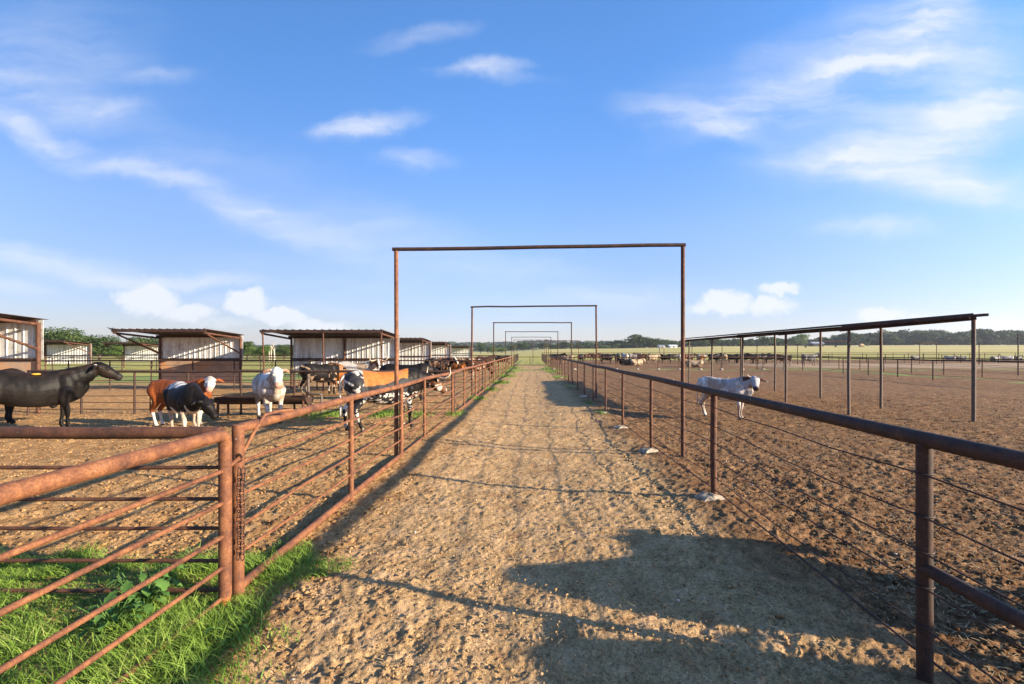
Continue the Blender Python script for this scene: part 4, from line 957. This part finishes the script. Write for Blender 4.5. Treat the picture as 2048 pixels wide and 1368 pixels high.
def paint(me, P, hx, hr, sdv, coat, seed):
    n = len(P); x, y, z = P.T; n1 = fbm(x*2.2+seed, z*2.2+y*1.3, seed, 3); n2 = fbm(x*9+y*5, z*9-y*4, seed+9, 3); n3 = fbm(x*28+y*17, z*28-y*11, seed+19, 2)
    hdm = (hx > -.10) & (hx < .6) & (hr < .16); mz = hdm & (hx > .375); earm = (hx < .03) & (hx > -.15) & (np.abs(sdv) > .13) & (hr < .34)
    C = np.zeros((n, 3)); C[:] = BLK
    def put(mask, c): C[mask] = c
    low = z < .45+.12*n1
    if coat == 'black': C[:] = np.array([.010, .008, .007])*(1+1.5*n1[:, None]); put((z > 1.12) & (n1 > .02), (.018, .012, .009)); put(mz, (.025, .022, .020))
    elif coat == 'black_plain': C[:] = BLK
    elif coat == 'red_white_face': C[:] = np.array(RED)*(1+.8*n1[:, None]); put(hdm & (hx > -.06), WHT); put((hx > -.16) & (hr < .2) & (z > 1.1) & (x > .85) & (n2 > -.2), WHT); put(low & (z < .40), WHT); put(earm, RED); put(mz, PNK)
    elif coat == 'black_white': C[:] = np.array((.012, .011, .011)); put((z > 1.1+n1*.2) & (x < .1) & (n2 > -.16), WHT); put((z < .66+.25*n1), WHT); put((x < -.66+.2*n1) & (np.abs(y) > .05), WHT); put((z > .5) & (z < .8) & (n1 > .12) & (x > .2), WHT); put(hdm | (x > .75), BLK)
    elif coat == 'white': C[:] = np.array(WHT)*(1+.1*n1[:, None]); put(n3*.8+n1*.6 > .40, (.22, .19, .17)); put((n1 > .05) & (x > .6) & (x < .95) & ~hdm & (z > .9), (.30, .24, .20)); put(mz, PNK); put(earm, (.30, .18, .12)); put(z < .12, (.07, .05, .04))
    elif coat == 'white_grey': C[:] = np.array((.60, .56, .52)); g = (x > .0) & (z > .75) & (n2+n1 > -.05); C[g] = C[g]*.55+np.array((.07, .075, .09)); put((x > .62) & (hx < -.08) & (n2 > -.05), (.17, .17, .19)); put(earm, (.09, .035, .025)); put(mz & (hx > .41), (.05, .035, .035))
    elif coat == 'speckled':
        C[:] = (.03, .03, .033); put((z > 1.02+.22*n1) & (x > -.45), ORG); put((n3+n2*.7 > .14) & (z < .80), WHT); put((x < -.45) & (n2 > .30), WHT); put((x > .45+.2*n1), BLK); put((x > .5) & (n3 > .12) & (z < .8), WHT); put((z < .42) & (n2 < .12), BLK); put(hdm, (.12, .055, .03)); put(hdm & (n2 > 0), WHT); put((x < -.8) & (np.abs(y) < .06), WHT)
    elif coat == 'brown_white': C[:] = BLK; put(n1 > .12, DBR); put((z < .4) & (n1 > .05), WHT); put(n2 > .36, (.3, .2, .13)); put(hdm & (np.abs(sdv) < .04), WHT)
    elif coat == 'red': C[:] = np.array(ORG)*.7*(1+.8*n1[:, None]); put(z < .3, CRM)
    elif coat == 'white_brown_head': C[:] = (.42, .40, .37); put(hdm | earm, (.12, .05, .03)); put(hdm & (np.abs(sdv) < .035), WHT); put(z < .35, BLK)
    elif coat == 'cream': C[:] = CRM
    elif coat == 'grey': C[:] = (.12, .115, .11); put(n2 > .12, (.28, .26, .24))
    elif coat == 'red_spots': C[:] = DBR; put(n1 > .02, (.20, .07, .02)); put(n1+n2*.5 > .20, WHT)
    elif coat == 'brown': C[:] = DBR; C *= (1+n1[:, None])
    st_ = np.clip(fbm(x*4+y*2, z*3+seed, seed+40, 3)*2.2+.55-z*.55, 0, .75)[:, None]*(C.mean(1, keepdims=True) > .12)
    C = C*(1-st_)+np.array((.26, .17, .10))*st_*(.5+C.mean(1, keepdims=True))
    hoof = z < .045; put(hoof, (.05, .04, .035))
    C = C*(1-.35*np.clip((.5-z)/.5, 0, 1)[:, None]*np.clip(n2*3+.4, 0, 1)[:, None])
    C = np.clip(C*(1+.35*n3[:, None]), 0, 1)
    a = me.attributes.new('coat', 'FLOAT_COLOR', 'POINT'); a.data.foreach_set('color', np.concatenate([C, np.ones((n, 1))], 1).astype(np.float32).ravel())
def cow(px, py, deg, sc, coat, label, horns=None, tags=(), X=None, Y=None, **k):
    if Y is None: Y = F*H/(py-703); X = at(px, Y)
    me = cow_mesh('cow', coat, **k); o = link('cow', me, loc=(X, Y, .02), rz=R(deg), sc=sc); tag(o, label, 'cow')
    hd, fc, up, sd = [Vector(me[q]) for q in ('hd', 'fc', 'up', 'sd')]
    for s in (-1, 1):
        b = MB(); b.ell(hd+fc*.145+sd*(s*.118)+up*.035, (.021, .019, .019), None, 10, 8); b.build('eye', M['eye'], o)
        b = MB(); b.ell(hd+fc*.455+sd*(s*.04)-up*.03, (.012, .012, .012), None, 8, 6); b.build('nostril', M['eye'], o)
        if horns:
            hl, kind = horns; p0 = hd-fc*.03+sd*(s*.07)+up*.06
            if kind == 'long': pts = [p0, p0+sd*s*hl*.4-up*.03, p0+sd*s*hl*.8+up*.0+fc*.06, p0+sd*s*hl*1.05+up*.12+fc*.08, p0+sd*s*hl*1.0+up*.26+fc*.0]
            else: pts = [p0, p0+sd*s*hl*.4+up*hl*.1, p0+sd*s*hl*.75+up*hl*.4, p0+sd*s*hl*.85+up*hl*.9]
            q = catmull([tuple(p)+(r_,) for p, r_ in zip(pts, (.036, .032, .026, .018, .006) if len(pts) == 5 else (.026, .022, .015, .005))], 4)
            b = MB(); b.tube([a[:3] for a in q], [a[3] for a in q], 10); b.build('horn', M['horn'], o)
    for t_ in tags:
        if t_ == 'ear': b = MB(); p = hd-fc*.05+sd*.2-up*.02; b.ell(p+up*.02, (.028, .028, .032), None, 8, 6); b.build('ear_tag', M['tag_white'], o)
        if t_ == 'spot': b = MB(); b.ell((.13, -.13, 1.225), (.075, .05, .02), None, 10, 6); b.build('yellow_patch', M['tag_yellow'], o)
    return o
cow(0, 0, 47, 1.0, 'black', 'large black cow with a yellow mark on its back, standing side-on at the left', X=-10.5, Y=9.5, tags=('spot', 'ear'), head=(1.10, -.02, 1.36), face=(.85, -.15, -.50), fat=.84, legs=(.05, -.05, .06, -.08), seed=3)
cow(0, 0, 60, .98, 'black', 'second black cow mostly cut off by the left edge, behind the first', X=-12.6, Y=10.3, fat=.95, seed=4, head=(1.2, 0, .75), face=(.4, 0, -.9))
cow(0, 0, -4, .82, 'red_white_face', 'red-brown cow with a fluffy white face looking at the camera', X=-7.98, Y=10.35, head=(.98, -.08, 1.28), face=(.55, -.8, -.5), fat=1.12, seed=5, ear=.95, legs=(.02, -.06, .05, -.05))
cow(0, 0, -40, .82, 'black_white', 'black calf with white rump and legs lowering its head in front of the red cow', X=-7.05, Y=9.3, head=(1.08, .16, .88), face=(.55, .35, -.75), fat=1.08, seed=6, legs=(.1, -.05, .1, -.1))
cow(0, 0, -50, .92, 'white', 'white calf with dark flecks facing the camera by the trough', X=-6.36, Y=11.1, head=(1.02, -.02, 1.36), face=(.70, -.02, -.75), fat=.86, seed=7, legs=(.05, -.05, .05, -.06), ear=.9)
cow(0, 0, 36, 1.0, 'speckled', 'horned cow with orange back and speckled black and white flanks behind the first post', X=-3.25, Y=10.0, horns=(.42, 'long'), head=(1.14, -.10, 1.06), face=(.85, .1, -.62), fat=1.0, seed=8, legs=(.03, -.06, .12, -.12))
cow(0, 0, 60, .96, 'brown_white', 'dark brown cow standing behind the cross fence near the trough end', X=-8.15, Y=17.6, head=(1.05, .1, 1.05), face=(.6, .3, -.75), fat=.95, seed=9, voxel=.024)
cow(0, 0, 120, .92, 'red', 'orange-brown cow with its rump to the camera behind the dark brown cow', X=-8.05, Y=19.0, fat=.9, seed=10, voxel=.026, head=(1.0, .1, 1.1))
cow(0, 0, 8, .98, 'white_brown_head', 'pale grey-white cow with a brown head, under the long ribbed shed', X=-7.55, Y=19.6, head=(1.02, -.18, 1.30), face=(.3, -.8, -.5), fat=.9, seed=11, voxel=.026, horns=(.28, 'long'))
cow(0, 0, 8, .98, 'black_plain', 'solid black cow seen just behind the orange-backed cow', X=-4.35, Y=15.8, head=(1.05, .1, 1.05), face=(.7, .2, -.7), fat=1.0, seed=12, voxel=.026)
cow(0, 0, 10, .98, 'brown_white', 'black and brown cow with white face marks below the third shed', X=-5.75, Y=28.5, head=(1.05, -.15, 1.25), face=(.4, -.7, -.5), seed=13, voxel=.03)
cow(0, 0, 172, .98, 'red', 'bright orange cow below the third shed, right of the brown cow', X=-4.85, Y=29.5, seed=14, voxel=.03, head=(1.05, 0, 1.2))
cow(0, 0, 200, 1.0, 'red_spots', 'orange and white cow standing behind the left fence bars', X=-2.95, Y=27.5, seed=15, voxel=.028, head=(1.05, -.1, 1.15), horns=(.3, 'long'))
cow(0, 0, 12, .95, 'brown', 'dark brown cow far down the left pens, above the orange and white cow', X=at(968, 46), Y=46, seed=16, voxel=.035)
cow(0, 0, 170, .95, 'black_plain', 'black cow far down the left pens by the fence, right of the dark brown cow', X=at(1006, 50), Y=50, seed=17, voxel=.035)
cow(0, 0, -46, .80, 'white_grey', 'white calf with dark ears and small horns looking at the camera in the right pen', X=4.98, Y=11.75, horns=(.17, 'short'), tags=(), head=(.98, .0, 1.26), face=(.42, -.88, -.55), fat=.86, seed=18, legs=(.02, -.05, .05, -.08), ear=1.05)
# two unseen cattle added right of the view to cast the lane shadow
cow(0, 0, 16, 1.05, 'brown', 'unseen dark brown cow added beyond the right fence to cast the lane shadow', X=4.75, Y=2.42, seed=19, voxel=.026)
cow(0, 0, -8, 1.0, 'black_plain', 'unseen black cow added behind the brown one to cast the lane shadow', X=4.7, Y=1.30, seed=20, voxel=.026)

# the far herd: four poses shared, coats repainted
def recoat(me, coat, seed):
    m2 = me.copy(); m2.attributes.remove(m2.attributes['coat']); P = np.empty(len(m2.vertices)*3); m2.vertices.foreach_get('co', P); P = P.reshape(-1, 3)
    hd, fc, sd = [np.array(list(me[q])) for q in ('hd', 'fc', 'sd')]; rel = P-hd; hx = rel@fc; hr_ = np.linalg.norm(rel-hx[:, None]*fc, axis=1); paint(m2, P, hx, hr_, rel@sd, coat, seed); return m2
POSE = {'s': cow_mesh('cow', 'black_plain', voxel=.04, head=(1.1, 0, 1.35)), 't': cow_mesh('cow', 'black_plain', voxel=.04, head=(1.05, .15, 1.3), face=(.3, .9, -.4)),
        'g': cow_mesh('cow', 'black_plain', voxel=.04, head=(1.25, 0, .55), face=(.35, 0, -.9)), 'l': cow_mesh('cow', 'black_plain', voxel=.04, lying=True, head=(1.0, 0, 1.3))}
cache = {}
def far(px, py, deg, coat, pose, label, sc=1.0, group='cattle crowded at the far end of the right pens', Y=None, s=1):
    k = (pose, coat, s)
    if k not in cache: cache[k] = recoat(POSE[pose], coat, s*7)
    Y = Y or F*H/(py-703); x = at(px, Y); o = link('cow', cache[k], loc=(x, Y, TZ(x, Y)), rz=R(deg), sc=sc); tag(o, label, 'cow', group)
herd = [(1112, 728.5, 10, 'black_plain', 's', 'black cow nearest the alley in the far herd'), (1134, 728, 170, 'cream', 's', 'cream cow beside the black cow nearest the alley'), (1161, 727, 60, 'black_plain', 't', 'black cow right of the cream cow in the far herd'),
 (1176, 722, 15, 'brown', 's', 'dark brown cow behind the second overhead frame post'), (1193, 724, 190, 'brown', 's', 'brown cow just right of the second overhead frame post'), (1213, 728, 8, 'black_plain', 's', 'broad black cow standing side-on in the far herd'),
 (1209, 723, 170, 'black', 't', 'black cow with raised head behind the broad black cow'), (1235, 727, 70, 'black_plain', 't', 'black cow seen end-on left of the grey and white one'), (1250, 727.5, 100, 'white', 's', 'white-flecked cow with its rump to the camera in the far herd'),
 (1266, 726, 5, 'grey', 's', 'grey cow standing behind the lying cattle'), (1254, 731, 175, 'black_plain', 'l', 'black cow lying down in front of the herd'), (1272, 731, 20, 'cream', 'l', 'tan cow lying down in front of the herd'),
 (1284, 726, 170, 'brown', 's', 'brown cow right of the grey cow'), (1292, 724, 20, 'black_plain', 'g', 'black cow with lowered head behind the brown cow'), (1304, 727.5, 10, 'cream', 's', 'pale tan cow at the right side of the herd group'),
 (1332, 727, 175, 'black_plain', 's', 'black cow left of the first frame right post'), (1344, 724, 10, 'black', 'g', 'black grazing cow behind the white cow by the frame post'), (1353, 722.5, 170, 'white', 's', 'white cow with raised back left of the first frame right post'),
 (1377, 726, 10, 'brown', 's', 'brown cow just right of the first frame right post'), (1402, 724, 5, 'grey', 's', 'big grey cow between the two farthest shelter posts'), (1400, 734, 250, 'red', 't', 'orange cow facing the camera before the grey cow'), (1390, 735, 170, 'cream', 'l', 'pale cow lying beside the orange cow'),
 (1427, 727, 10, 'black_plain', 's', 'black cow right of the second farthest shelter post'), (1438, 726, 80, 'black', 't', 'black cow end-on, left of the tan cow in the row'), (1450, 727, 60, 'cream', 't', 'tan cow in the row of black cattle'), (1466, 727, 175, 'black_plain', 's', 'black cow right of the tan cow in the row'),
 (1481, 726, 10, 'black', 's', 'black cow in the row above the white calf'), (1494, 727, 170, 'black_plain', 'g', 'black grazing cow in the row left of the brown one'), (1508, 728, 90, 'brown', 't', 'brown cow end-on in the row of black cattle'), (1524, 727, 10, 'black_plain', 's', 'black cow right of the brown cow in the row'),
 (1541, 727, 175, 'black', 's', 'black cow at the end of the row left of the paired posts'), (1558, 728, 20, 'black_plain', 'g', 'black cow between the paired shelter posts'), (1571, 729, 170, 'brown_white', 's', 'brown and white cow right of the paired shelter posts'), (1617, 732, 10, 'grey', 's', 'grey-white cow standing alone on the sandy lot')]
for i, (px, py, dg_, ct, ps_, lb) in enumerate(herd): far(px, py, dg_+random.uniform(-8, 8), ct, ps_, lb, random.uniform(.95, 1.08), s=1+i % 2)
for px, py, dg_, ct, lb in [(1829, 719.5, 10, 'grey', 'grey and white cow lying down left of the last shelter post'), (1901, 721.5, 90, 'white', 'small white cow lying down, right of centre in the far pen'), (1923, 721.5, 175, 'grey', 'grey cow lying down just left of the last shelter post'),
   (1990, 721.5, 10, 'grey', 'long grey cow lying down right of the last shelter post'), (2016, 720.5, 170, 'white', 'pale cow lying near the right edge'), (2035, 720, 10, 'black_plain', 'black cow lying at the right edge')]:
    far(px, py, dg_, ct, 'l', lb, 1.1)
for px, py, lb in [(1380, 694.5, 'behind the far end of the shade roof'), (1413, 694.5, 'left of the second farthest shelter post'), (1460, 693.8, 'left one of the pair under the roof'), (1466, 693.6, 'right one of the pair under the roof'), (1501, 692.8, 'alone left of the third shelter post'), (1522, 692.4, 'right of the third shelter post'),
   (1572, 694, 'between the paired shelter posts and the barn'), (1607, 692, 'above the lowest one below the barn'), (1611, 696.5, 'lowest and largest below the barn'), (1619, 691.8, 'right of the barn'), (1671, 695.5, 'left of the pair of posts at the roof corner'), (1734, 692.8, 'right of the hay bale'), (1793, 691.5, 'nearest the dark woodland')]:
    u = (px-1060)/F; Y = 330
    for _ in range(40):
        yy_ = np.linspace(110, 420, 400); pr_ = 703-(terrain(u*yy_, yy_)-H)/yy_*F; Y = float(yy_[np.argmin(abs(pr_-py))]); break
    far(px, py, random.choice((10, 170, 30, 200)), 'black_plain', random.choice('sg'), 'tiny dark pasture cow '+lb, 1.15, 'dark cattle grazing in the pasture', Y=Y)

def haze():
    b = MB(); b.box(-7100, 7100, -7100, 7100, -1.5, 62); me = b.mesh('haze', None, False); m = bpy.data.materials.new('pale_air'); m.use_nodes = True; n = m.node_tree.nodes; n.clear()
    o = n.new('ShaderNodeOutputMaterial'); v = n.new('ShaderNodeVolumePrincipled'); v.inputs['Color'].default_value = (.80, .88, 1, 1); v.inputs['Density'].default_value = .00016; v.inputs['Anisotropy'].default_value = .2
    m.node_tree.links.new(v.outputs[0], o.inputs['Volume']); me.materials.append(m); h = link('haze', me); tag(h, 'thin pale blue air over the far fields', 'haze', kind='stuff')
haze()
def bird():
    e = empty('bird', (at(222, 22), 22, zz(658, 22))); tag(e, 'tiny dark bird flying left of the boarded shed roof', 'bird')
    b = MB(); b.ell((0, 0, 0), (.09, .03, .03)); b.ell((.09, 0, .01), (.03, .025, .025)); b.add([(-.06, -.01, 0), (-.17, -.04, .0), (-.17, .04, 0), (-.06, .01, .01)], [(0, 1, 2, 3)]); b.build('body', M['blackrubber'], e)
    for s in (-1, 1):
        b = MB(); b.add([(.04, 0, .01), (-.05, 0, .01), (-.07, s*.16, .07), (-.02, s*.2, .08), (.04, 0, .025), (-.05, 0, .02)], [(0, 1, 2, 3), (4, 3, 2, 5), (0, 3, 4), (1, 5, 2)]); b.build('wing', M['blackrubber'], e)
bird()
